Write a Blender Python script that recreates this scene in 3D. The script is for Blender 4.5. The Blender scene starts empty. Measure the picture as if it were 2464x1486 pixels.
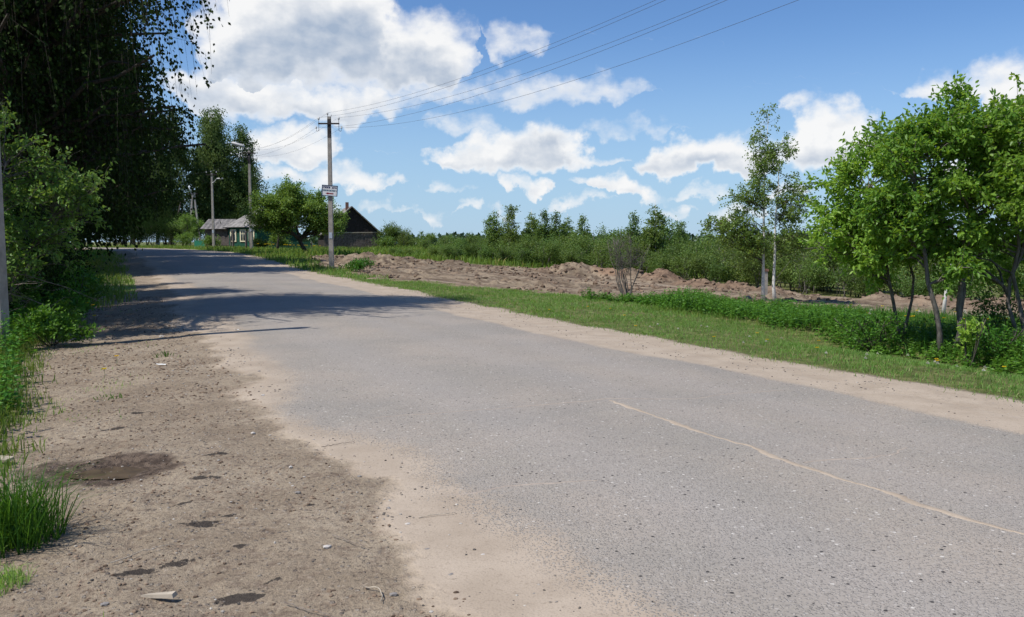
import bpy, bmesh, math, random
import numpy as np
from mathutils import Vector
SC = bpy.context.scene
COL = SC.collection
R = math.radians
# ==================== camera ====================
cam = bpy.data.objects.new('camera', bpy.data.cameras.new('camera')); COL.objects.link(cam)
cam.location = (0, 0, 1.6); cam.rotation_euler = (R(90 - 4.65), 0, 0)
cam.data.sensor_width = 36; cam.data.lens = 36 * 2100 / 2464; cam.data.clip_start = .05; cam.data.clip_end = 20000
SC.camera = cam
SC.view_settings.view_transform = 'Standard'; SC.view_settings.look = 'None'; SC.view_settings.gamma = 1
SC.view_settings.use_curve_mapping = False; SC.view_settings.exposure = 0.0
# ==================== light ====================
SUN_EL = R(55); SUN_DIR = Vector((-.876 * math.cos(SUN_EL), -.482 * math.cos(SUN_EL), math.sin(SUN_EL)))
sun = bpy.data.objects.new('sun', bpy.data.lights.new('sun', 'SUN')); COL.objects.link(sun)
sun.data.energy = 5.0; sun.data.angle = R(.53); sun.data.color = (1, .955, .89)
sun.rotation_euler = SUN_DIR.to_track_quat('Z', 'Y').to_euler(); sun.location = (-30, -20, 60)
SKY_STRENGTH = .1; SKY_TINT = (.76, .98, 1.26)
# clouds: azimuth, elevation, half width, height above, depth below (degrees), weight
CLOUDS = [(-13.4,11.31,5.8,3.61,1.98,1.0),(-8.8,11.49,5.73,2.21,2.14,0.95),(-16.4,11.64,2.7,3.08,2.69,0.95),(-17.5,9.16,3.17,1.46,1.23,0.8),(-11.9,12.6,4.34,3.11,2.72,1),(-5.7,11.57,2.65,1.49,1.77,0.75),(-14.0,8.56,5.3,1.25,1.21,0.78),(-10.1,8.68,3.38,1.01,1.02,0.6),(-19.6,8.92,1.31,0.97,0.98,0.6),(-18.0,7.61,1.46,0.74,0.62,0.5),(-4.6,9.69,2.66,1.02,1.28,0.42),(3.2,9.4,5.07,0.82,0.77,0.42),(5.8,9.49,2.52,0.64,0.64,0.36),(0.6,12.5,1.47,0.94,0.8,0.42),(-0.6,12.25,0.85,0.87,0.75,0.36),(-3.5,13.47,1.59,0.37,0.37,0.24),(-1.1,9.59,2.14,0.89,1.03,0.34),(-15.1,5.75,2.51,1.14,0.89,0.9),(-12.5,5.76,1.8,1.03,0.83,0.8),(-14.3,5.2,2.79,0.77,0.57,0.6),(-14.9,3.96,1.64,0.57,0.52,0.5),(-10.7,3.76,2.09,0.73,0.58,0.65),(-12.8,3.99,1.54,0.52,0.52,0.4),(-0.1,5.63,3.5,1.31,0.95,0.95),(-2.2,5.21,2.83,0.79,0.64,0.85),(2.6,5.76,1.83,1.1,1.0,0.95),(1.8,6.94,1.02,0.57,0.73,0.6),(-1.1,4.57,2.16,0.42,0.37,0.5),(3.5,4.72,1.88,0.58,0.34,0.6),(6.1,4.97,1.33,0.32,0.32,0.45),(7.2,6.95,3.44,0.47,0.47,0.24),(-3.5,7.17,2.14,0.47,0.47,0.32),(-1.4,7.26,1.61,0.52,0.52,0.26),(1.2,3.16,1.16,0.72,0.43,0.9),(7.0,3.14,1.39,0.8,0.43,0.9),(-2.5,1.95,0.87,0.32,0.24,0.42),(-0.5,2.22,0.43,0.27,0.22,0.4),(5.6,2.34,1.21,0.37,0.27,0.42),(-7.9,3.47,0.69,0.42,0.32,0.55),(-8.3,2.06,1.01,0.43,0.32,0.45),(-5.5,1.27,1.08,0.54,0.32,0.48),(12.2,2.75,1.55,0.42,0.31,0.48),(8.8,2.54,1.06,0.4,0.32,0.32),(0.2,1.36,0.81,0.22,0.22,0.25),(11.9,4.92,3.36,1.24,0.78,1),(14.0,5.13,2.03,1.15,0.98,0.95),(9.6,4.51,1.18,0.52,0.47,0.7),(19.6,6.6,2.15,1.62,1.74,1.05),(18.9,5.38,1.93,1.49,1.13,0.9),(21.3,5.55,2.11,1.23,1.11,0.8),(16.2,5.21,2.49,0.89,0.92,0.6),(15.0,6.26,1.26,0.51,0.76,0.28),(28.7,8.66,2.48,1.13,0.91,0.62),(25.7,8.77,1.52,0.58,0.58,0.46),(29.5,7.46,1.63,1.35,1.37,0.85)]
CLOUDS += [(-13, 16.5, 4, 2.5, 2.5, .9), (-4.2, 2.9, 1.1, .4, .3, .42), (3.6, 2.0, 1.0, .35, .25, .42), (10.2, 1.8, 1.3, .35, .25, .42), (14.5, 1.6, 1.6, .4, .3, .42), (-11.2, 1.7, 1.1, .4, .3, .42), (-.2, 3.9, .7, .3, .2, .4), (17.5, 2.6, 1.5, .4, .3, .42), (4.6, 3.4, .7, .35, .25, .42), (23.5, 2.4, 1.8, .5, .35, .6), (27.5, 4.0, 2.2, .7, .4, .7)]
LAYERS = [(0, 1, 2, 4, 5, 13, 14, 15, 52, 53, 54, 55), (3, 6, 7, 8, 9, 10, 11, 12, 16), (17, 18, 19, 23, 24, 25, 26, 27, 28, 29, 44, 45, 46, 47, 48, 49, 50), (20, 21, 22, 30, 31, 32, 51), (33, 34, 38, 41, 42, 56, 61, 63, 65), (35, 36, 37, 39, 40, 43, 57, 58, 59, 60, 62, 64)]
def layer_profile(idx, n=110):
    """top, base and weight of one cloud layer against azimuth (0..1 over 72 degrees)"""
    out = []
    for i in range(n + 1):
        az = -36 + 72 * i / n; top = -1e9; bot = 1e9; w = 0
        for k in idx:
            a, e, ra, rt, rb, wt = CLOUDS[k]; u = (az - a) / (ra * 1.15)
            if abs(u) < 1:
                c = math.sqrt(1 - u * u); top = max(top, e + rt * 1.2 * c); bot = min(bot, e - rb * 1.15 * min(1, c * 1.5)); w = max(w, wt * min(1, c * 1.3))
        if w == 0: k = min(idx, key=lambda j: abs(az - CLOUDS[j][0]) - CLOUDS[j][2]); top = bot = CLOUDS[k][1]
        out.append((top / 25, bot / 25, w))
    return out
world = bpy.data.worlds.new('World'); SC.world = world; world.use_nodes = True
def build_world():
    nt = world.node_tree; N = nt.nodes; L = nt.links; N.clear()
    def new(t, **k):
        n = N.new(t)
        for a, b in k.items(): setattr(n, a, b)
        return n
    def vm(op, a, b=None, c=None):
        n = new('ShaderNodeVectorMath', operation=op)
        for i, v in enumerate((a, b, c)):
            if v is None: continue
            if isinstance(v, tuple): n.inputs[i].default_value = v
            else: L.new(v, n.inputs[i])
        return n.outputs['Value'] if op in ('DOT_PRODUCT', 'LENGTH') else n.outputs[0]
    def m(op, a, b=None, c=None, clamp=False):
        n = new('ShaderNodeMath', operation=op, use_clamp=clamp)
        for i, v in enumerate((a, b, c)):
            if v is None: continue
            if isinstance(v, (int, float)): n.inputs[i].default_value = v
            else: L.new(v, n.inputs[i])
        return n.outputs[0]
    def ss(lo, hi, x):
        n = new('ShaderNodeMapRange', interpolation_type='SMOOTHSTEP'); L.new(x, n.inputs[0]); n.inputs[1].default_value = lo; n.inputs[2].default_value = hi
        return n.outputs[0]
    tc = new('ShaderNodeTexCoord'); sep = new('ShaderNodeSeparateXYZ'); L.new(vm('NORMALIZE', tc.outputs['Generated']), sep.inputs[0])
    az = m('ARCTAN2', sep.outputs[0], sep.outputs[1]); el = m('ARCSINE', sep.outputs[2])
    cb = new('ShaderNodeCombineXYZ'); L.new(az, cb.inputs[0]); L.new(el, cb.inputs[1])
    p = cb.outputs[0]
    def noise(vec, scale, detail, rough=.55):
        n = new('ShaderNodeTexNoise', noise_dimensions='2D'); L.new(vec, n.inputs['Vector']); n.inputs['Scale'].default_value = scale; n.inputs['Detail'].default_value = detail; n.inputs['Roughness'].default_value = rough
        return n
    def field(pv, layers, det):
        w = noise(pv, 22, det, .55)
        wv = vm('SUBTRACT', w.outputs['Color'], (.5, .5, .5))
        q = vm('MULTIPLY_ADD', wv, (.075, .05, 0), pv)
        s2 = new('ShaderNodeSeparateXYZ'); L.new(q, s2.inputs[0])
        u = m('PINGPONG', m('MULTIPLY_ADD', s2.outputs[0], 1 / R(72), .5), 1.0); e25 = m('MULTIPLY', s2.outputs[1], 1 / R(25))
        best = None; vb = None
        for prof in layers:
            c = new('ShaderNodeRGBCurve'); L.new(u, c.inputs['Color'])
            for ch in range(3):
                pts = c.mapping.curves[ch].points
                for i, v in enumerate(prof):
                    x = i / (len(prof) - 1)
                    if i == 0: pts[0].location = (0, v[ch])
                    elif i == len(prof) - 1: pts[len(pts) - 1].location = (1, v[ch])
                    else: pts.new(x, v[ch])
                for pt in pts: pt.handle_type = 'VECTOR'
            c.mapping.update()
            sp = new('ShaderNodeSeparateColor'); L.new(c.outputs[0], sp.inputs[0])
            v = m('DIVIDE', m('SUBTRACT', e25, sp.outputs[1]), m('MAXIMUM', m('SUBTRACT', sp.outputs[0], sp.outputs[1]), .004))
            qq = m('MAXIMUM', m('MULTIPLY_ADD', v, 1 / .7, -.3 / .7), m('MULTIPLY_ADD', v, -1 / .3, 1))
            qq = m('MINIMUM', m('MULTIPLY', qq, qq), 3)
            d = m('SUBTRACT', m('MULTIPLY_ADD', sp.outputs[2], 1.2, -.18), m('MULTIPLY', m('MAXIMUM', sp.outputs[2], .3), qq))
            if best is None: best, vb = d, v
            else:
                k = m('GREATER_THAN', d, best); vb = m('MULTIPLY_ADD', k, m('SUBTRACT', v, vb), vb); best = m('MAXIMUM', best, d)
        st = vm('MULTIPLY', pv, (1, 1.5, 1))
        f1 = noise(st, 30, det, .54).outputs[0]; f2 = noise(vm('ADD', st, (-.007, .013, 0)), 30, 3, .5).outputs[0]; f3 = noise(st, 8, 2, .45).outputs[0]
        return m('MULTIPLY_ADD', m('SUBTRACT', f1, .52), 1.05, best), vb, m('SUBTRACT', f2, f1), f3
    sky = new('ShaderNodeTexSky', sky_type='NISHITA', sun_disc=False, sun_elevation=SUN_EL, sun_rotation=math.atan2(SUN_DIR.x, SUN_DIR.y), air_density=1.0, dust_density=0.1, ozone_density=3.0)
    tint = vm('MULTIPLY', sky.outputs[0], SKY_TINT)
    hz = new('ShaderNodeMix', data_type='RGBA'); L.new(m('MULTIPLY', ss(R(14), R(0), el), .75), hz.inputs[0]); L.new(tint, hz.inputs[6]); hz.inputs[7].default_value = (4.1, 6.0, 8.2, 1); tint = hz.outputs[2]      # pale air near the horizon
    b1 = new('ShaderNodeBackground'); L.new(tint, b1.inputs[0]); b1.inputs[1].default_value = SKY_STRENGTH
    prof = [layer_profile(i) for i in LAYERS]
    d1, vb, rel, low = field(p, prof, 6.0)
    alpha = ss(-.26, .74, d1)
    base = ss(.66, .14, m('MULTIPLY_ADD', m('SUBTRACT', low, .5), 1.1, vb))
    dark = m('ADD', m('MULTIPLY', m('MULTIPLY', base, ss(.25, .9, d1)), m('MULTIPLY_ADD', ss(.02, .14, el), .66, .16)), m('MULTIPLY', m('MULTIPLY', rel, .8), ss(.2, .8, d1)), clamp=True)
    mix = new('ShaderNodeMix', data_type='RGBA'); L.new(dark, mix.inputs['Factor'])
    mix.inputs['A'].default_value = (1.0, 1.0, 1.0, 1); mix.inputs['B'].default_value = (.40, .495, .64, 1)
    b2 = new('ShaderNodeBackground'); L.new(mix.outputs['Result'], b2.inputs[0]); b2.inputs[1].default_value = .95
    ms = new('ShaderNodeMixShader'); L.new(m('MULTIPLY', alpha, m('MULTIPLY', ss(.0, .012, el), .97)), ms.inputs[0]); L.new(b1.outputs[0], ms.inputs[1]); L.new(b2.outputs[0], ms.inputs[2])
    out = new('ShaderNodeOutputWorld'); L.new(ms.outputs[0], out.inputs[0])
build_world()
world.cycles.sampling_method = 'MANUAL'; world.cycles.sample_map_resolution = 512
cy = SC.cycles
cy.max_bounces = 4; cy.diffuse_bounces = 2; cy.glossy_bounces = 1; cy.transmission_bounces = 2; cy.transparent_max_bounces = 4
cy.use_denoising = True; cy.use_adaptive_sampling = True; cy.adaptive_threshold = .02; cy.sample_clamp_indirect = 6
cy.caustics_reflective = False; cy.caustics_refractive = False
# ---- terrain maths -------------------------------------------------
def sstep(a, b, x):
    t = np.clip((x - a) / (b - a), 0, 1); return t * t * (3 - 2 * t)
def _hash(ix, iy, seed):
    n = (ix.astype(np.int64) * 374761393 + iy.astype(np.int64) * 668265263 + seed * 1442695041) & 0x7fffffff
    n = ((n ^ (n >> 13)) * 1274126177) & 0x7fffffff
    n = n ^ (n >> 16)
    return (n & 0xffff) / 65535.0
def vnoise(x, y, seed=0):
    ix = np.floor(x); iy = np.floor(y); fx = x - ix; fy = y - iy
    fx = fx * fx * (3 - 2 * fx); fy = fy * fy * (3 - 2 * fy)
    a = _hash(ix, iy, seed); b = _hash(ix + 1, iy, seed); c = _hash(ix, iy + 1, seed); d = _hash(ix + 1, iy + 1, seed)
    return (a * (1 - fx) + b * fx) * (1 - fy) + (c * (1 - fx) + d * fx) * fy
def fbm(x, y, seed=0, octv=4, gain=.5):
    s = 0; amp = 1; tot = 0
    for k in range(octv):
        s = s + amp * vnoise(x * 2 ** k + 17.3 * k, y * 2 ** k - 9.1 * k, seed + k); tot += amp; amp *= gain
    return s / tot
ROAD = np.array([(11.6, -14.), (8.2, -6.), (3.55, 3.), (1.15, 8.), (-1.05, 12.5), (-4.1, 19.), (-7.4, 27.), (-10.9, 35.), (-15.4, 45.),
                 (-20.6, 56.), (-26.8, 68.), (-33.5, 79.), (-42., 88.), (-54., 94.), (-75., 98.), (-110., 99.)])
def _smooth_line(P, n=6):
    out = []
    for i in range(len(P) - 1):
        p0 = P[max(i - 1, 0)]; p1 = P[i]; p2 = P[i + 1]; p3 = P[min(i + 2, len(P) - 1)]
        for k in range(n):
            t = k / n
            out.append(.5 * ((2 * p1) + (-p0 + p2) * t + (2 * p0 - 5 * p1 + 4 * p2 - p3) * t ** 2 + (-p0 + 3 * p1 - 3 * p2 + p3) * t ** 3))
    out.append(P[-1]); return np.array(out)
RL = _smooth_line(ROAD)
RS = np.concatenate([[0], np.cumsum(np.linalg.norm(np.diff(RL, axis=0), axis=1))])
def road_st(x, y):
    """distance along the road and lateral offset (right positive)"""
    x = np.asarray(x, float); y = np.asarray(y, float); sh = x.shape
    x = x.ravel(); y = y.ravel()
    best = np.full(x.shape, 1e18); S = np.zeros_like(x); T = np.zeros_like(x)
    for i in range(len(RL) - 1):
        a = RL[i]; d = RL[i + 1] - a; L = np.hypot(*d); d = d / L
        u = (x - a[0]) * d[0] + (y - a[1]) * d[1]; uc = np.clip(u, 0, L)
        ex = x - a[0] - uc * d[0]; ey = y - a[1] - uc * d[1]; q = ex * ex + ey * ey
        m = q < best; best[m] = q[m]; S[m] = (RS[i] + uc)[m]
        sg = np.sign((x - a[0]) * d[1] - (y - a[1]) * d[0]); T[m] = (sg * np.sqrt(q))[m]
    return S.reshape(sh), T.reshape(sh)
def base_h(x, y, t):
    """terrain without fine relief; t = lateral offset"""
    z = .58 * sstep(36, 66, y)
    z = z - .016 * np.minimum(np.abs(t), 3.2)                               # crown of the road
    z = z - .10 * sstep(2.6, 5.5, -t) + .25 * sstep(9, 16, -t)
    k = 1 - .85 * sstep(62, 92, y)
    z = z - .045 * np.clip(t - 6.5, 0, 34) * k - .03 * sstep(3, 5, t)
    z = z - 6 * sstep(55, 260, t) - 12 * sstep(250, 900, t)
    z = z - 9 * sstep(115, 340, y) - 9 * sstep(300, 1000, y)
    dit = np.exp(-((t - 6.9) / 1.0) ** 2) * sstep(20, 13, y) * sstep(-6, 2, y)
    return z - .22 * dit
def h1(x, y):
    x = np.asarray(x, float); y = np.asarray(y, float); s, t = road_st(x, y)
    return base_h(x, y, t)
# ==================== mesh helpers ====================
def sstep_f(a, b, x):
    t = min(1, max(0, (x - a) / (b - a))); return t * t * (3 - 2 * t)
class MB:
    """collects vertices and faces in numpy blocks and links them as ONE mesh object"""
    def __init__(s): s.v = []; s.f = []; s.n = 0; s.r = []
    def add(s, verts, faces, rnd=None):
        verts = np.asarray(verts, float).reshape(-1, 3); faces = np.asarray(faces, int)
        s.v.append(verts); s.f.append(faces + s.n); s.n += len(verts)
        s.r.append(np.full(len(faces), .5) if rnd is None else np.broadcast_to(np.asarray(rnd, float), (len(faces),)))
    def mesh(s, name, mat, smooth=False):
        me = bpy.data.meshes.new(name)
        if s.v:
            V = np.concatenate(s.v)
            loops = np.concatenate([f.ravel() for f in s.f]); tot = np.concatenate([np.full(len(f), f.shape[1]) for f in s.f])
            me.vertices.add(len(V)); me.vertices.foreach_set('co', V.astype(np.float32).ravel())
            me.loops.add(len(loops)); me.loops.foreach_set('vertex_index', loops.astype(np.int32))
            me.polygons.add(len(tot)); me.polygons.foreach_set('loop_start', np.concatenate([[0], np.cumsum(tot)[:-1]]).astype(np.int32))
            a = me.attributes.new('rnd', 'FLOAT', 'FACE'); a.data.foreach_set('value', np.concatenate(s.r).astype(np.float32))
            me.update(calc_edges=True)
            me.polygons.foreach_set('use_smooth', np.full(len(tot), smooth, bool))
        me.materials.append(mat); return me
    def build(s, name, mat, parent=None, smooth=False):
        o = bpy.data.objects.new(name, s.mesh(name, mat, smooth)); COL.objects.link(o)
        if parent is not None: o.parent = parent
        return o
    def box(s, c, size, rz=0., rnd=None, tilt=None):
        c = np.asarray(c, float); hx, hy, hz = [v / 2 for v in size]
        P = np.array([(x, y, z) for z in (-hz, hz) for y in (-hy, hy) for x in (-hx, hx)], float)
        if tilt is not None:
            from mathutils import Euler
            M = np.array(Euler(tilt).to_matrix()); P = P @ M.T
        ca, sa = math.cos(rz), math.sin(rz); P = np.stack([P[:, 0] * ca - P[:, 1] * sa, P[:, 0] * sa + P[:, 1] * ca, P[:, 2]], 1) + c
        s.add(P, [(0, 2, 3, 1), (4, 5, 7, 6), (0, 1, 5, 4), (2, 6, 7, 3), (0, 4, 6, 2), (1, 3, 7, 5)], rnd); return s
    def tube(s, pts, rad, sides=6, cap=True, rnd=None, rot=0.):
        pts = np.asarray(pts, float); n = len(pts); rad = np.broadcast_to(np.asarray(rad, float), (n,))
        d = np.gradient(pts, axis=0); d /= np.linalg.norm(d, axis=1)[:, None] + 1e-12
        ref = np.array([0, 0, 1.]) if abs(d[0, 2]) < .8 else np.array([1., 0, 0])
        u = np.cross(np.broadcast_to(ref, d.shape), d); u /= np.linalg.norm(u, axis=1)[:, None] + 1e-12; w = np.cross(d, u)
        a = np.linspace(0, 2 * math.pi, sides, endpoint=False) + rot
        V = pts[:, None] + rad[:, None, None] * (np.cos(a)[None, :, None] * u[:, None] + np.sin(a)[None, :, None] * w[:, None])
        i = np.arange(n - 1)[:, None] * sides + np.arange(sides)[None]; j = np.arange(n - 1)[:, None] * sides + (np.arange(sides)[None] + 1) % sides
        s.add(V.reshape(-1, 3), np.stack([i, j, j + sides, i + sides], -1).reshape(-1, 4), rnd)
        if cap:
            c0 = s.n - n * sides
            s.f.append(np.array([[c0 + k for k in range(sides)][::-1], [c0 + (n - 1) * sides + k for k in range(sides)]])); s.r.append(np.array([.5, .5]))
        return s
def empty(name, loc, rz=0):
    o = bpy.data.objects.new(name, None); o.empty_display_size = .2; COL.objects.link(o); o.location = [float(v) for v in loc]; o.rotation_euler = (0, 0, rz); return o
def tag(o, label=None, cat=None, group=None, kind=None):
    for k, v in (('label', label), ('category', cat), ('group', group), ('kind', kind)):
        if v: o[k] = v
    return o
def copy_tree(root, loc=None, rz=None, scale=None, label=None):
    def rec(o, par):
        c = o.copy(); COL.objects.link(c); c.parent = par
        for ch in [x for x in list(KIDS.get(o.name, []))]: rec(ch, c)
        return c
    c = rec(root, None)
    if loc is not None: c.location = [float(v) for v in loc]
    if rz is not None: c.rotation_euler = (0, 0, rz)
    if scale is not None: c.scale = scale if isinstance(scale, tuple) else (scale,) * 3
    if label: c['label'] = label
    return c
KIDS = {}
def remember(root): KIDS[root.name] = [o for o in COL.objects if o.parent == root]; return root
# ==================== materials ====================
def material(name):
    mt = bpy.data.materials.new(name); mt.use_nodes = True; nt = mt.node_tree; nt.nodes.clear()
    G = Nodes(nt); return mt, G
class Nodes:
    def __init__(s, nt): s.nt = nt; s.N = nt.nodes; s.L = nt.links
    def new(s, t, **k):
        n = s.N.new(t)
        for a, b in k.items(): setattr(n, a, b)
        return n
    def put(s, sock, v):
        if v is None: return
        if isinstance(v, bpy.types.NodeSocket): s.L.new(v, sock)
        elif isinstance(v, tuple) and len(v) == 3 and sock.type == 'RGBA': sock.default_value = (*v, 1)
        else: sock.default_value = v
    def m(s, op, a, b=None, c=None, clamp=False):
        n = s.new('ShaderNodeMath', operation=op, use_clamp=clamp)
        for i, v in enumerate((a, b, c)): s.put(n.inputs[i], v)
        return n.outputs[0]
    def vm(s, op, a, b=None):
        n = s.new('ShaderNodeVectorMath', operation=op); s.put(n.inputs[0], a); s.put(n.inputs[1], b); return n.outputs[0]
    def ss(s, lo, hi, x):
        n = s.new('ShaderNodeMapRange', interpolation_type='SMOOTHSTEP'); s.put(n.inputs[0], x); n.inputs[1].default_value = lo; n.inputs[2].default_value = hi; return n.outputs[0]
    def mix(s, f, a, b):
        n = s.new('ShaderNodeMix', data_type='RGBA'); s.put(n.inputs[0], f); s.put(n.inputs[6], a); s.put(n.inputs[7], b); return n.outputs[2]
    def pos(s): return s.new('ShaderNodeNewGeometry').outputs['Position']
    def obj(s): return s.new('ShaderNodeTexCoord').outputs['Object']
    def noise(s, vec, scale, detail=3, rough=.55, col=False, dist=0.):
        n = s.new('ShaderNodeTexNoise'); s.put(n.inputs['Vector'], vec); n.inputs['Scale'].default_value = scale; n.inputs['Detail'].default_value = detail; n.inputs['Roughness'].default_value = rough; n.inputs['Distortion'].default_value = dist
        return n.outputs[1 if col else 0]
    def voro(s, vec, scale, feature='F1'):
        n = s.new('ShaderNodeTexVoronoi', feature=feature); s.put(n.inputs['Vector'], vec); n.inputs['Scale'].default_value = scale; return n
    def attr(s, name): return s.new('ShaderNodeAttribute', attribute_name=name)
    def bump(s, h, strength, dist, normal=None):
        n = s.new('ShaderNodeBump'); s.put(n.inputs['Height'], h); n.inputs['Strength'].default_value = strength; n.inputs['Distance'].default_value = dist; s.put(n.inputs['Normal'], normal); return n.outputs[0]
    def bsdf(s, col, rough=.9, spec=.2, normal=None, metal=0.):
        n = s.new('ShaderNodeBsdfPrincipled'); s.put(n.inputs['Base Color'], col); s.put(n.inputs['Roughness'], rough); s.put(n.inputs['Specular IOR Level'], spec); s.put(n.inputs['Normal'], normal); n.inputs['Metallic'].default_value = metal; return n.outputs[0]
    def out(s, sh): s.L.new(sh, s.new('ShaderNodeOutputMaterial').inputs[0])
def leaf_mat(name, a, b, trans=.35, c=None, rough=.45, spec=.25):
    mt, G = material(name); r = G.attr('rnd').outputs['Fac']
    col = G.mix(r, a, b)
    if c: col = G.mix(G.ss(.9, .97, r), col, c)
    big = G.noise(G.pos(), .9, 2); hs = G.new('ShaderNodeHueSaturation'); G.put(hs.inputs['Color'], col); rnd = G.new('ShaderNodeObjectInfo').outputs['Random']; G.put(hs.inputs['Value'], G.m('MULTIPLY', G.m('MULTIPLY_ADD', big, .5, .75), G.m('MULTIPLY_ADD', rnd, .5, .75))); G.put(hs.inputs['Hue'], G.m('MULTIPLY_ADD', G.m('FRACT', G.m('MULTIPLY', rnd, 7.3)), -.035, .518)); col = hs.outputs[0]
    d = G.bsdf(col, rough, spec)
    t = G.new('ShaderNodeBsdfTranslucent'); G.put(t.inputs[0], G.mix(.6, col, tuple(min(1, v * k) for v, k in zip(b, (1.5, 1.35, .5)))))
    ms = G.new('ShaderNodeMixShader'); ms.inputs[0].default_value = trans; G.L.new(d, ms.inputs[1]); G.L.new(t.outputs[0], ms.inputs[2]); G.out(ms.outputs[0]); return mt
def bark_mat(name, a, b, scale=6., rough=.9):
    mt, G = material(name); p = G.obj(); q = G.vm('MULTIPLY', p, (1, 1, .25)); n = G.noise(q, scale * 4, 5, .65)
    G.out(G.bsdf(G.mix(G.ss(.3, .7, n), a, b), rough, .15, G.bump(n, .6, .02))); return mt
def birch_mat(name):
    mt, G = material(name); p = G.obj(); q = G.vm('MULTIPLY', p, (2, 2, 14)); n = G.noise(q, 1.6, 3, .6); n2 = G.noise(p, 1.5, 2)
    f = G.m('MAXIMUM', G.ss(.6, .68, n), G.ss(.62, .72, n2))
    G.out(G.bsdf(G.mix(f, (.62, .6, .55), (.05, .045, .04)), .75, .2)); return mt
def plain(name, col, rough=.8, var=.25, scale=8., spec=.2, metal=0., bump=.0):
    mt, G = material(name); n = G.noise(G.obj(), scale, 4, .6); d = tuple(v * (1 - var) for v in col); e = tuple(min(1, v * (1 + var)) for v in col)
    G.out(G.bsdf(G.mix(G.ss(.25, .75, n), d, e), rough, spec, G.bump(n, .5, bump) if bump else None, metal)); return mt
M = {}
def sand_color(G, p):
    n = G.noise(p, 2.2, 4); f = G.noise(p, 90, 3, .7)
    c = G.mix(G.ss(.3, .7, n), (.365, .295, .222), (.44, .362, .278))
    v = G.voro(p, 55); k = G.ss(.75, .9, G.m('MULTIPLY', G.m('SUBTRACT', 1, v.outputs['Distance']), G.new('ShaderNodeSeparateColor').outputs[0]) if False else G.m('SUBTRACT', 1, v.outputs['Distance']))
    c = G.mix(G.m('MULTIPLY', G.ss(.5, .72, f), .55), c, (.22, .175, .13)); n5 = G.noise(p, 26, 4, .7); c = G.mix(G.m('MULTIPLY', G.ss(.56, .66, n5), .4), c, (.20, .155, .115))
    return c, f
def dirt_color(G, p):
    n = G.noise(p, 1.1, 5, .6); n2 = G.noise(p, 9, 5, .7); f = G.noise(p, 120, 3, .75)
    c = G.mix(G.ss(.3, .72, n), (.278, .218, .152), (.40, .325, .235))
    n4 = G.noise(p, 34, 4, .7)
    c = G.mix(G.m('MULTIPLY', G.ss(.48, .68, n2), .7), c, (.185, .135, .098))
    c = G.mix(G.m('MULTIPLY', G.ss(.54, .66, n4), .7), c, (.12, .088, .066)); c = G.mix(G.m('MULTIPLY', G.ss(.44, .34, n4), .5), c, (.50, .41, .32))
    v = G.voro(p, 30); cs = G.new('ShaderNodeSeparateColor'); G.L.new(v.outputs['Color'], cs.inputs[0])
    peb = G.m('MULTIPLY', G.ss(.42, .3, v.outputs['Distance']), G.ss(.80, .84, cs.outputs[0]))
    pc = G.mix(cs.outputs[1], (.15, .12, .10), (.42, .36, .29))
    c = G.mix(G.m('MULTIPLY', peb, .8), c, pc)
    c = G.mix(G.m('MULTIPLY', G.ss(.5, .8, f), .5), c, (.10, .075, .055))
    hgt = G.m('ADD', G.m('MULTIPLY_ADD', n4, -.45, G.m('MULTIPLY', n2, -.6)), G.m('MULTIPLY_ADD', f, -.18, G.m('MULTIPLY', peb, .3)))
    return c, hgt
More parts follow.
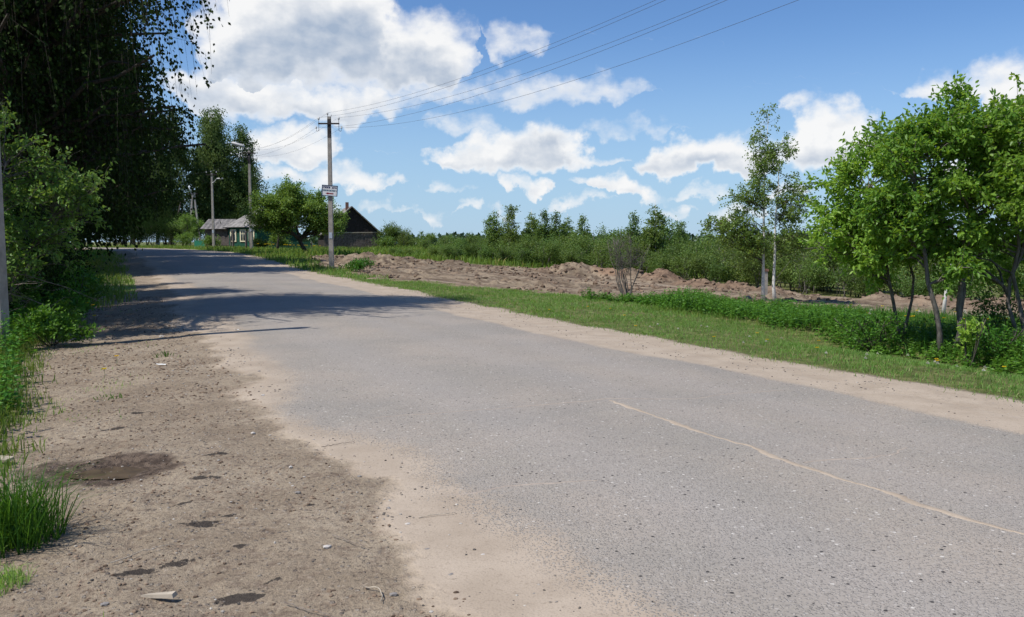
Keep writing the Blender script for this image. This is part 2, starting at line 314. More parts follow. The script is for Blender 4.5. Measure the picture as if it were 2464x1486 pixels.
def make_ground_mats():
    # open ground: dirt, sand, clearing soil, green soil, mud by vertex weights that follow the real edges of each
    mt, G = material('ground_surface'); p = G.pos(); a = G.attr('w'); sp = G.new('ShaderNodeSeparateColor'); G.L.new(a.outputs['Color'], sp.inputs[0])
    wob = G.m('SUBTRACT', G.noise(p, 3.2, 5, .65), .5)
    c, hgt = dirt_color(G, p); sc, sf = sand_color(G, p)
    ms = G.ss(.32, .68, G.m('MULTIPLY_ADD', wob, .7, sp.outputs[0]))
    c = G.mix(ms, c, sc); hgt = G.m('MULTIPLY', hgt, G.m('MULTIPLY_ADD', ms, -.75, 1))
    mg = G.ss(.35, .65, G.m('MULTIPLY_ADD', wob, .9, sp.outputs[2]))
    gc = G.mix(G.ss(.35, .7, G.noise(p, 5, 4)), (.09, .11, .032), (.20, .20, .075))
    c = G.mix(mg, c, gc)
    mm = G.ss(.3, .7, G.m('MULTIPLY_ADD', wob, .5, a.outputs['Alpha']))
    c = G.mix(mm, c, G.mix(G.ss(.4, .6, G.noise(p, 14, 4, .7)), (.075, .053, .038), (.17, .125, .09)))
    spot = G.ss(.40, .52, G.m('MULTIPLY', sp.outputs[1], G.m('MULTIPLY_ADD', G.m('SUBTRACT', G.noise(p, 13, 6, .72), .5), 3.4, .88))); c = G.mix(G.m('MULTIPLY', spot, .9), c, (.042, .035, .031))
    G.out(G.bsdf(c, G.m('MULTIPLY_ADD', mm, -.35, .95), .15, G.bump(hgt, 1., .05))); M['ground'] = mt
    # asphalt with drifted sand
    mt, G = material('road_surface'); p = G.pos(); a = G.attr('w'); sp = G.new('ShaderNodeSeparateColor'); G.L.new(a.outputs['Color'], sp.inputs[0])
    n = G.noise(p, .55, 4); n2 = G.noise(p, 2.5, 4, .6); f = G.noise(p, 70, 3, .7)
    c = G.mix(G.ss(.35, .65, n), (.288, .260, .222), (.35, .302, .25))
    c = G.mix(G.m('MULTIPLY', G.ss(.45, .75, n2), .45), c, (.34, .305, .25))
    c = G.mix(G.m('MULTIPLY', sp.outputs[2], .5), c, (.345, .315, .285)); n6 = G.noise(G.vm('MULTIPLY', p, (1, .6, 1)), .16, 3); c = G.mix(G.m('MULTIPLY', G.ss(.52, .62, n6), .35), c, (.20, .185, .172))
    v = G.voro(p, 62); cs = G.new('ShaderNodeSeparateColor'); G.L.new(v.outputs['Color'], cs.inputs[0])
    chip = G.ss(.48, .3, v.outputs['Distance'])
    cc = G.mix(cs.outputs[1], (.14, .126, .114), (.52, .475, .42))
    c = G.mix(G.m('MULTIPLY', chip, .5), c, cc)
    v3 = G.voro(p, 37); cs3 = G.new('ShaderNodeSeparateColor'); G.L.new(v3.outputs['Color'], cs3.inputs[0]); c = G.mix(G.m('MULTIPLY', G.m('MULTIPLY', G.ss(.42, .3, v3.outputs['Distance']), G.ss(.5, .56, cs3.outputs[0])), .5), c, G.mix(cs3.outputs[1], (.15, .135, .12), (.50, .46, .41)))
    v2 = G.voro(p, 24); cs2 = G.new('ShaderNodeSeparateColor'); G.L.new(v2.outputs['Color'], cs2.inputs[0])
    lt = G.m('MULTIPLY', G.ss(.26, .2, v2.outputs['Distance']), G.ss(.90, .93, cs2.outputs[0])); c = G.mix(lt, c, (.58, .54, .48))
    dk = G.m('MULTIPLY', G.ss(.28, .2, v2.outputs['Distance']), G.ss(.91, .94, cs2.outputs[1])); c = G.mix(dk, c, (.045, .042, .04))
    c = G.mix(G.m('MULTIPLY', G.ss(.52, .72, f), .55), c, (.10, .092, .084))
    sc, sf = sand_color(G, p)
    wob = G.m('SUBTRACT', G.noise(p, 1.7, 6, .7), .5)
    # pits fill with sand first
    x = G.m('ADD', G.m('MULTIPLY_ADD', wob, .55, sp.outputs[0]), G.m('ADD', G.m('MULTIPLY', G.m('SUBTRACT', .5, chip), .3), G.m('MULTIPLY', G.m('SUBTRACT', G.noise(p, 16, 4, .7), .5), .45)))
    ms = G.ss(.3, .72, x); c = G.mix(ms, c, sc)
    dc, dh = dirt_color(G, p); wob2 = G.m('SUBTRACT', G.noise(p, 3.2, 5, .65), .5); md = G.m('SUBTRACT', 1, G.ss(.32, .68, G.m('MULTIPLY_ADD', wob2, .7, sp.outputs[1]))); c = G.mix(md, c, dc)
    hgt = G.m('MULTIPLY', G.m('ADD', chip, G.m('MULTIPLY', f, .5)), G.m('MULTIPLY_ADD', ms, -.85, 1))
    hh = G.m('MULTIPLY_ADD', G.m('MULTIPLY', dh, md), 1., G.m('MULTIPLY', hgt, .07)); G.out(G.bsdf(c, G.m('MULTIPLY_ADD', md, .1, .85), .2, G.bump(hh, 1., .05))); M['road'] = mt
    # freshly graded clearing
    mt, G = material('clearing_soil'); p = G.pos(); st = G.vm('MULTIPLY', p, (1, 1, 1))
    rot = G.new('ShaderNodeVectorRotate'); rot.rotation_type = 'Z_AXIS'; G.L.new(p, rot.inputs['Vector']); rot.inputs['Angle'].default_value = R(62)
    q = G.vm('MULTIPLY', rot.outputs[0], (.2, 1.9, 1)); n = G.noise(q, .9, 5, .6); n2 = G.noise(p, 2.2, 6, .7); n3 = G.noise(p, .22, 2)
    c = G.mix(G.ss(.36, .64, n), (.15, .112, .076), (.315, .25, .175)); c = G.mix(G.m('MULTIPLY', G.ss(.45, .66, n2), .8), c, (.085, .058, .044))
    c = G.mix(G.m('MULTIPLY', G.ss(.52, .66, n3), .35), c, (.26, .185, .13))
    z = G.attr('w'); c = G.mix(z.outputs['Fac'], c, G.mix(G.ss(.4, .65, n2), (.27, .175, .115), (.14, .092, .064)))
    G.out(G.bsdf(c, .95, .1, G.bump(G.m('ADD', n2, n), 1., .12))); M['soil'] = mt
make_ground_mats()
M['mudpatch'] = plain('wet_mud', (.030, .026, .024), .55, .35, 30, .35, bump=.01)
M['puddle'] = plain('muddy_water_film', (.085, .06, .035), .42, .35, 9, .3)
M['concrete'] = plain('weathered_concrete', (.33, .305, .27), .9, .22, 5, .15, bump=.01)
M['tar'] = plain('tarred_concrete', (.05, .045, .045), .8, .3, 6)
M['steel'] = plain('rusty_dark_steel', (.05, .04, .038), .6, .3, 20, .4, .4)
M['porcelain'] = plain('porcelain', (.55, .55, .52), .25, .1, 5, .5)
M['wire'] = plain('aluminium_wire', (.10, .105, .12), .55, .1, 4, .3)
M['lampshell'] = plain('lamp_housing_grey', (.5, .5, .49), .5, .12, 6, .4)
M['lampglass'] = plain('lamp_glass', (.7, .74, .74), .15, .05, 3, .6)
M['white'] = plain('white_paint', (.72, .73, .74), .5, .06, 4)
M['blue'] = plain('blue_paint', (.03, .07, .15), .5, .1, 4)
M['ink'] = plain('navy_lettering', (.03, .035, .10), .5, .1, 4)
M['teal'] = plain('teal_lettering', (.05, .14, .20), .5, .1, 4)
M['red'] = plain('red_lettering', (.22, .01, .02), .5, .1, 4)
M['black'] = plain('black_paint', (.02, .02, .02), .6, .1, 4)
M['paleblue'] = plain('pale_blue_paint_mark', (.42, .47, .55), .7, .15, 6)
M['slate'] = plain('asbestos_slate', (.23, .215, .20), .92, .3, 2.5)
M['tarboard'] = plain('tarred_boards', (.036, .029, .027), .85, .3, 4)
M['oldwood'] = plain('grey_weathered_wood', (.13, .11, .10), .92, .5, 5)
M['palewood'] = plain('bleached_wood', (.42, .36, .28), .9, .2, 14)
M['greenpaint'] = plain('green_painted_boards', (.018, .085, .055), .75, .25, 3)
M['greenmetal'] = plain('green_metal_sheet', (.03, .20, .12), .6, .15, 2)
M['cream'] = plain('cream_paint', (.72, .66, .46), .7, .1, 3)
M['pane'] = plain('window_glass', (.02, .03, .035), .08, .1, 2, .6)
M['brick'] = plain('dull_brick', (.22, .12, .09), .9, .3, 12)
M['stone'] = plain('pebble_stone', (.24, .22, .20), .85, .35, 30)
M['lightstone'] = plain('pale_stone', (.50, .46, .41), .85, .2, 30)
M['litter'] = plain('white_paper_scrap', (.75, .75, .72), .8, .05, 10)
M['bark'] = bark_mat('dark_bark', (.035, .03, .026), (.10, .085, .07))
M['greybark'] = bark_mat('grey_bark', (.085, .075, .065), (.19, .17, .15))
M['deadwood'] = bark_mat('dead_branch', (.14, .11, .09), (.28, .24, .2))
M['birch'] = birch_mat('birch_bark')
M['leaf_cherry'] = leaf_mat('bird_cherry_leaves', (.125, .255, .034), (.285, .455, .07), .47, None, .42, .3)
M['leaf_birch'] = leaf_mat('birch_leaves', (.135, .235, .05), (.26, .365, .085), .43, None, .4, .35)
M['leaf_shade_dark'] = leaf_mat('shade_dark_leaves', (.014, .032, .008), (.032, .062, .014), .15, None, .7, .05)  # birch leaf colour darkened to near black, shade put into it
M['leaf_apple'] = leaf_mat('apple_leaves', (.10, .185, .034), (.20, .30, .065), .38)
M['leaf_shrub'] = leaf_mat('willow_leaves', (.085, .155, .038), (.175, .26, .065), .37)
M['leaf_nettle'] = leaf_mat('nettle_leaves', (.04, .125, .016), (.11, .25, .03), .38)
M['leaf_grove'] = leaf_mat('grove_birch_leaves', (.055, .105, .03), (.115, .175, .05), .32, None, .6, .12)
M['leaf_far'] = leaf_mat('forest_leaves', (.028, .060, .03), (.05, .09, .04), .2)
M['grass'] = leaf_mat('grass_blades', (.10, .175, .026), (.20, .275, .05), .38, (.30, .25, .09), .55)
M['drygrass'] = leaf_mat('mown_grass', (.15, .285, .05), (.29, .43, .105), .37, (.48, .44, .22), .6)
M['lushgrass'] = leaf_mat('lush_grass', (.05, .13, .016), (.11, .24, .03), .38, None, .5)
M['reed'] = leaf_mat('dry_stalks', (.30, .25, .16), (.45, .38, .26), .2)
M['dandelion'] = leaf_mat('dandelion_petals', (.75, .5, .01), (.8, .58, .02), .2)
M['seedhead'] = leaf_mat('dandelion_seed_fluff', (.55, .55, .52), (.7, .7, .66), .4)
# ==================== ground sheets ====================
def in_poly(x, y, P):
    c = np.zeros(np.shape(x), bool); n = len(P)
    for i in range(n):
        x0, y0 = P[i]; x1, y1 = P[(i + 1) % n]
        if y0 == y1: continue
        c ^= ((y0 > y) != (y1 > y)) & (x < (x1 - x0) * (y - y0) / (y1 - y0) + x0)
    return c
def poly_dist(x, y, P):
    """signed distance to a polygon outline, positive inside"""
    best = np.full(np.shape(x), 1e9); n = len(P)
    for i in range(n):
        a = np.array(P[i], float); d = np.array(P[(i + 1) % n], float) - a; L2 = d @ d
        u = np.clip(((x - a[0]) * d[0] + (y - a[1]) * d[1]) / L2, 0, 1)
        best = np.minimum(best, np.hypot(x - a[0] - u * d[0], y - a[1] - u * d[1]))
    return np.where(in_poly(x, y, P), best, -best)
CLEAR = [(-10.5, 46), (-8.2, 42.5), (-5.7, 36.2), (-1.9, 30.2), (2.1, 26.4), (7.6, 24), (10.7, 22.5), (17, 20), (26, 22), (16, 30), (10.5, 37), (8.5, 44), (3.2, 51), (-4.8, 57.5), (-11.3, 63.5), (-13.5, 57)]
PUDDLE = [(-3.35, 6.3), (-3.05, 6.65), (-2.6, 6.6), (-2.5, 6.3), (-2.85, 6.12), (-3.2, 6.1)]
MUD = [(-3.2, 5.9), (-2.9, 6.6), (-2.0, 6.75), (-1.75, 6.2), (-2.1, 5.75), (-2.5, 5.5), (-3.0, 5.45)]
SPOTS_MUD = [(-1.84, 5.08, .15, .06, .1), (-1.7, 5.2, .08, .03, 0), (-1.95, 4.36, .10, .05, .5), (-1.75, 4.5, .11, .04, .5), (-1.3, 4.02, .12, .055, .1), (-1.18, 4.2, .05, .025, .6), (-2.1, 5.42, .08, .035, .5), (-2.27, 5.35, .06, .03, .2), (-2.15, 6.0, .12, .05, .2), (-3.53, 7.67, .13, .05, .2), (-3.65, 8.39, .12, .05, .1), (-2.3, 6.65, .1, .05, .3), (-1.5, 4.7, .05, .03, .3), (-1.25, 5.35, .05, .025, .1)]
def road_edges(s):
    """lateral positions where the bare asphalt ends on either side"""
    l = -2.62 + .75 * (fbm(s * .42, s * 0 + 3.1, 5, 3) - .5) * 2
    r = 2.36 + .35 * (fbm(s * .3, s * 0 + 8.1, 9, 3) - .5) * 2
    return l, r
def grass_edge(s): return 3.82 + .9 * (fbm(s * .55, s * 0 + 1.7, 21, 4) - .5)
def left_edge(s): return -4.95 - .9 * (fbm(s * .45, s * 0 + 5.7, 31, 4) - .5) * 2
def hgt(x, y, fine=True):
    x = np.asarray(x, float); y = np.asarray(y, float); s, t = road_st(x, y); z = base_h(x, y, t)
    if fine:
        rough = sstep(2.9, 4.2, np.abs(t)); z = z + rough * ((fbm(x * .9, y * .9, 3, 3) - .5) * .07 + (fbm(x * 5, y * 5, 4, 3) - .5) * .045 * sstep(40, 15, y) * (t < 0) + (fbm(x * 10, y * 10, 6, 2) - .5) * .022 * sstep(16, 9, y) * (t < 0))
    return z
def H(x, y): return float(hgt(np.array([x]), np.array([y]))[0])
def graded(lo, hi, d, far_lo, far_hi, g=1.065):
    a = list(np.arange(lo, hi + 1e-6, d)); s = d; v = hi
    while v < far_hi: s *= g; v += s; a.append(v)
    s = d; v = lo; b = []
    while v > far_lo: s *= g; v -= s; b.append(v)
    return np.array(b[::-1] + a)
def sheet(name, X, Y, Z, mat, w=None, parent=None):
    ny, nx = X.shape; V = np.stack([X, Y, Z], -1).reshape(-1, 3); i = (np.arange(ny - 1)[:, None] * nx + np.arange(nx - 1)[None]).ravel()
    mb = MB(); mb.add(V, np.stack([i, i + 1, i + nx + 1, i + nx], 1)); o = mb.build(name, mat, parent, True)
    if w is not None:
        at = o.data.attributes.new('w', 'FLOAT_COLOR', 'POINT'); at.data.foreach_set('color', w.reshape(-1, 4).astype(np.float32).ravel())
    return o
def build_ground():
    xs = graded(-5, 2, .045, -5000, 5000, 1.05); ys = graded(3., 9.5, .045, -2500, 7000, 1.05)
    X, Y = np.meshgrid(xs, ys); s, t = road_st(X, Y); Z = hgt(X, Y)
    Z = Z - .05 * sstep(3.15, 2.75, np.abs(t)) * (s > .5)                       # seat for the road sheet
    W = np.zeros(X.shape + (4,)); l, r = road_edges(s); ge = grass_edge(s); le = left_edge(s)
    sand = np.where(t > 0, sstep(.5, -.15, t - ge), sstep(-3.5, -2.6, t + (fbm(X * .9, Y * .9, 92, 4, .6) - .5) * 1.2) * .85)
    W[..., 0] = sand
    cd = poly_dist(X, Y, CLEAR)
    grass = np.where(t > 0, sstep(-.1, .55, t - ge), sstep(-.2, .9, le - t))
    grass = np.maximum(grass, sstep(110, 140, np.hypot(X, Y))); grass = np.where((cd > .2), 0, grass)
    W[..., 2] = grass
    q = np.hypot((X + 3.0) / .6, (Y - 6.38) / .46) + (fbm(X * 3, Y * 3, 91, 3) - .5) * .9; W[..., 3] = sstep(1.15, .55, q)
    for x, y, rx, ry, an in SPOTS_MUD:
        u = (X - x) * math.cos(an) + (Y - y) * math.sin(an); v = -(X - x) * math.sin(an) + (Y - y) * math.cos(an); W[..., 1] = np.maximum(W[..., 1], .85 * sstep(1.9, .2, np.hypot(u / rx, v / ry)))
    Z = Z - .045 * sstep(-.1, .25, poly_dist(X, Y, PUDDLE))
    o = sheet('ground', X, Y, Z, M['ground'], W); tag(o, kind='structure'); return o
GROUND = build_ground()
def st2xy(s, t):
    s = np.asarray(s, float); t = np.asarray(t, float)
    x = np.interp(s, RS, RL[:, 0]); y = np.interp(s, RS, RL[:, 1])
    e = .4; dx = np.interp(s + e, RS, RL[:, 0]) - np.interp(s - e, RS, RL[:, 0]); dy = np.interp(s + e, RS, RL[:, 1]) - np.interp(s - e, RS, RL[:, 1])
    n = np.hypot(dx, dy) + 1e-9; return x + t * dy / n, y - t * dx / n
def build_road():
    s = np.concatenate([np.arange(1, 17, .6), np.arange(17, 45, .12), np.arange(45, 150, .5)]); t = np.concatenate([np.linspace(-3.5, -1.6, 26), np.linspace(-1.5, 1.5, 14), np.linspace(1.6, 3.5, 26)])
    T, S = np.meshgrid(t, s); X, Y = st2xy(S, T); Z = hgt(X, Y) + .008 - .03 * sstep(3.0, 3.5, np.abs(T)) + (fbm(X * .5, Y * .5, 12, 2) - .5) * .012
    W = np.zeros(X.shape + (4,)); l, r = road_edges(S)
    W[..., 0] = np.maximum(sstep(-.10, .30, T - r), sstep(.75, -.35, T - l)); W[..., 0] = np.maximum(W[..., 0], .10)
    W[..., 2] = np.clip(np.exp(-((T + 1.25) / .45) ** 2) + np.exp(-((T - .35) / .4) ** 2) * .8 + np.exp(-((T - 1.5) / .35) ** 2) * .7, 0, 1) * (.5 + .8 * fbm(X * .3, Y * .3, 95, 3))
    W[..., 1] = np.where(T > 0, 1., sstep(-3.5, -2.6, T + (fbm(X * .9, Y * .9, 92, 4, .6) - .5) * 1.2) * .85); W[..., 1] = np.where(T > -2.3, 1., W[..., 1])
    far = sstep(44, 60, S); W[..., 0] = np.maximum(W[..., 0], far * .22)
    o = sheet('road', X, Y, Z, M['road'], W); tag(o, kind='structure'); return o
ROADO = build_road()
def drape(s, t): x, y = st2xy(s, t); return x, y, hgt(x, y) + .0085
def ribbon(name, pts, width, lift, mat, parent, seed, step=.03):
    """an irregular strip lying on the road (a crack filled with sand)"""
    rr = np.random.default_rng(seed); P = np.array(pts, float); seg = np.concatenate([[0], np.cumsum(np.hypot(*np.diff(P, axis=0).T))])
    q = np.arange(0, seg[-1], step); x = np.interp(q, seg, P[:, 0]); y = np.interp(q, seg, P[:, 1])
    j = (fbm(q * 1.6, q * 0 + seed, seed, 4, .6) - .5) * .17 + (fbm(q * 14, q * 0, seed + 4, 2) - .5) * .03; dx = np.gradient(x); dy = np.gradient(y); n = np.hypot(dx, dy) + 1e-9; x = x + j * dy / n; y = y - j * dx / n
    w = width * np.clip(2.6 * fbm(q * 2.5, q * 0 + 9, seed + 7, 4, .65) - .45, .12, 3) * np.minimum(1, np.minimum(q, q[-1] - q) / .3 + .15)
    dx = np.gradient(x); dy = np.gradient(y); n = np.hypot(dx, dy) + 1e-9; rows = []; rag = lambda k: 1 + 1.1 * (fbm(q * 22, q * 0 + k, seed + k, 2) - .5)
    for sd, f, dz in ((1, 1.0, -.004), (1, .72, .0015), (-1, .72, .0015), (-1, 1.0, -.004)):
        e = sd * (w / 2 * rag(2 if sd > 0 else 5) + .006) * f; rows.append(np.stack([x + e * dy / n, y - e * dx / n, np.full(len(q), dz)], 1))
    A = np.concatenate(rows); Z = hgt(A[:, 0], A[:, 1]) + .008 + A[:, 2] + (fbm(A[:, 0] * .5, A[:, 1] * .5, 12, 2) - .5) * .012
    k = len(q); i = np.arange(k - 1); mb = MB()
    mb.add(np.column_stack([A[:, :2], Z]), np.concatenate([np.stack([i + r * k, i + 1 + r * k, i + 1 + (r + 1) * k, i + (r + 1) * k], 1) for r in range(3)])); return mb.build(name, mat, parent, True)
mt, G = material('crack_sand'); c, f = sand_color(G, G.pos()); G.out(G.bsdf(c, .95, .1)); M['cracksand'] = mt
M['crackdark'] = plain('open_crack', (.06, .055, .05), .9, .2, 10)
M['crackdust'] = plain('dusty_hairline_crack', (.36, .30, .245), .95, .15, 10)
ribbon('road_crack', [(0.92, 8.44), (1.06, 8.16), (1.43, 7.26), (1.78, 6.6), (2.03, 5.99), (2.29, 5.44), (2.42, 5.14), (2.57, 4.79), (2.72, 4.52), (2.95, 3.9), (3.3, 3.0)], .055, .004, M['cracksand'], ROADO, 3)
ribbon('road_crack', [(-1.24, 7.77), (-0.13, 8.15), (0.89, 8.48), (1.69, 8.61), (2.89, 9.26)], .010, .004, M['crackdust'], ROADO, 5)
ribbon('road_crack', [(2.06, 6.1), (2.31, 6.21), (2.57, 6.25), (2.87, 6.46), (3.03, 6.67)], .016, .004, M['crackdust'], ROADO, 7)
ribbon('road_crack', [(-0.5, 5.39), (-0.3, 5.43), (-0.03, 5.62), (0.58, 5.76)], .012, .004, M['crackdust'], ROADO, 9)
PP = np.array(PUDDLE); 
def build_puddle():
    c = PP.mean(0); k = 48; a = np.linspace(0, 2 * math.pi, k, endpoint=False); P = np.stack([c[0] + .42 * np.cos(a) * (1 + .5 * (fbm(np.cos(a) * 2, np.sin(a) * 2, 77, 3) - .5)), c[1] + .2 * np.sin(a) * (1 + .5 * (fbm(np.cos(a) * 2, np.sin(a) * 2, 78, 3) - .5))], 1)
    z = H(c[0], c[1]) - .022; mb = MB(); mb.add(np.column_stack([np.vstack([P, c]), np.full(k + 1, z)]), [(i, (i + 1) % k, k) for i in range(k)]); return tag(mb.build('puddle', M['puddle'], GROUND), 'shallow brown drying puddle in the dirt')
build_puddle()
PILES = [(3.6, 46.5, 1.5, .62, .0), (2.2, 47.5, 1.1, .35, .3), (6.4, 45.3, .7, .5, .2), (5.3, 45.6, .9, .35, .9), (7.4, 42.8, 1.0, .58, .8), (8.7, 40.2, 1.2, .3, .6), (9.7, 37.8, 1.1, .3, .5), (10.8, 35.8, 1.0, .3, .4), (13.2, 31, .8, .4, .2), (14.3, 29.5, 1.2, .35, .4), (15.8, 28, 1.1, .4, .3), (17.5, 26.5, 1.3, .4, .4),
         (-7.5, 51, 2.2, .35, 0), (-5.5, 50, 2.0, .25, 0), (-9.0, 51.5, 1.5, .3, 0), (-3.6, 53, 1.3, .25, 0)]
def build_clearing():
    xs = np.arange(-14.5, 27, .16); ys = np.arange(19, 65, .16); X, Y = np.meshgrid(xs, ys); d = poly_dist(X, Y, CLEAR) + (fbm(X * .7, Y * .7, 51, 4) - .5) * 1.6
    rot = R(-62); U = X * math.cos(rot) + Y * math.sin(rot); V = -X * math.sin(rot) + Y * math.cos(rot)
    ruts = (fbm(U * .16, V * 1.5, 52, 4) - .5) * .26; lumps = (fbm(X * 1.4, Y * 1.4, 53, 4, .6) - .5) * .10; cl = np.maximum(0, fbm(X * 3.1, Y * 3.1, 54, 3) - .6) * .7 * sstep(.4, .7, fbm(X * .3, Y * .3, 58, 2))
    Z = hgt(X, Y) + .03 + (ruts + lumps + cl) * sstep(0, 1.2, d)
    red = np.zeros(X.shape)
    for x, y, r, h, rd in PILES:
        q = np.hypot(X - x, Y - y) / r * (1 + .7 * (fbm(X * 1.8, Y * 1.8, 55, 3) - .5)); b = np.clip(1.25 - q, 0, 1) ; Z = Z + .85 * h * b * (1 + 1.5 * (fbm(X * 2.6, Y * 2.6, 56, 4, .65) - .5)); red = np.maximum(red, rd * sstep(0, .5, b))
    Z = np.where(d > 0, Z, Z - .35 * sstep(0, -.8, d) - .04)
    W = np.repeat(red[..., None], 4, -1)
    o = sheet('clearing_soil', X, Y, Z, M['soil'], W)
    # drop the cells that lie outside
    bm = bmesh.new(); bm.from_mesh(o.data); bm.verts.ensure_lookup_table(); dd = d.ravel(); bmesh.ops.delete(bm, geom=[bm.verts[i] for i in np.nonzero(dd < -1.0)[0]], context='VERTS'); bm.to_mesh(o.data); bm.free()
    tag(o, kind='structure'); o.parent = None; o['label'] = 'freshly graded bare brown soil with heaps along its far side'; return o
CLEARO = build_clearing()
# ==================== plants ====================
def unit(a): return a / (np.linalg.norm(a, axis=-1, keepdims=True) + 1e-12)
def rand_dir(g, n): return unit(g.normal(size=(n, 3)))
def add_leaves(mb, g, P, axis, L, W, up=.7, six=False, curl=.12):
    """leaf blades: P base points, axis their direction"""
    n = len(P); L = np.broadcast_to(L, (n,)) * g.uniform(.7, 1.25, n); W = np.broadcast_to(W, (n,)) * g.uniform(.75, 1.2, n)
    nor = unit(rand_dir(g, n) + np.array([0, 0, up])); b = unit(np.cross(axis, nor)); nor = np.cross(b, axis)
    r = g.random(n)
    if six:
        a0 = P; tip = P + axis * L[:, None] - nor * (L * curl)[:, None]
        m1 = P + axis * (L * .3)[:, None]; m2 = P + axis * (L * .68)[:, None] - nor * (L * curl * .45)[:, None]
        w = (W / 2)[:, None]; f = nor * (W * .12)[:, None]
        V = np.stack([a0, m1 + b * w * .92 + f, m2 + b * w * .8 + f, tip, m2 - b * w * .8 + f, m1 - b * w * .92 + f], 1)
        i = np.arange(n)[:, None] * 6
        mb.add(V.reshape(-1, 3), np.concatenate([i + np.array([0, 1, 2, 3]), i + np.array([0, 3, 4, 5])], 0), np.concatenate([r, r]))
    else:
        tip = P + axis * L[:, None]; md = P + axis * (L * .45)[:, None]; w = (W / 2)[:, None]
        V = np.stack([P, md + b * w + nor * (L * curl * .5)[:, None], tip, md - b * w + nor * (L * curl * .5)[:, None]], 1)
        mb.add(V.reshape(-1, 3), np.arange(4 * n).reshape(n, 4), r)
def add_twigs(mb, A, B, C, r0, r1):
    """three-sided bent twigs through A, B, C"""
    n = len(A)
    if n == 0: return
    d = unit(C - A); ref = np.where(np.abs(d[:, 2:3]) < .8, np.array([[0, 0, 1.]]), np.array([[1., 0, 0]])); u = unit(np.cross(ref, d)); w = np.cross(d, u)
    rings = []
    for P, rad in ((A, r0), (B, (r0 + r1) / 2), (C, r1)):
        rad = np.broadcast_to(rad, (n,))[:, None]
        for k in range(3): a = k * 2 * math.pi / 3; rings.append(P + rad * (math.cos(a) * u + math.sin(a) * w))
    V = np.stack(rings, 1); i = np.arange(n)[:, None] * 9; F = []
    for s in (0, 3):
        for k in range(3): j = (k + 1) % 3; F.append(i + np.array([s + k, s + j, s + 3 + j, s + 3 + k]))
    mb.add(V.reshape(-1, 3), np.concatenate(F, 0))
def stem_line(g, base, top, n=8, wob=.05):
    base = np.array(base, float); top = np.array(top, float); t = np.linspace(0, 1, n)[:, None]; L = np.linalg.norm(top - base)
    j = np.cumsum(g.normal(size=(n, 3)) * wob * L / n, 0); j -= t * j[-1]; j[0] = 0; j[:, 2] *= .2
    return base + (top - base) * t + j
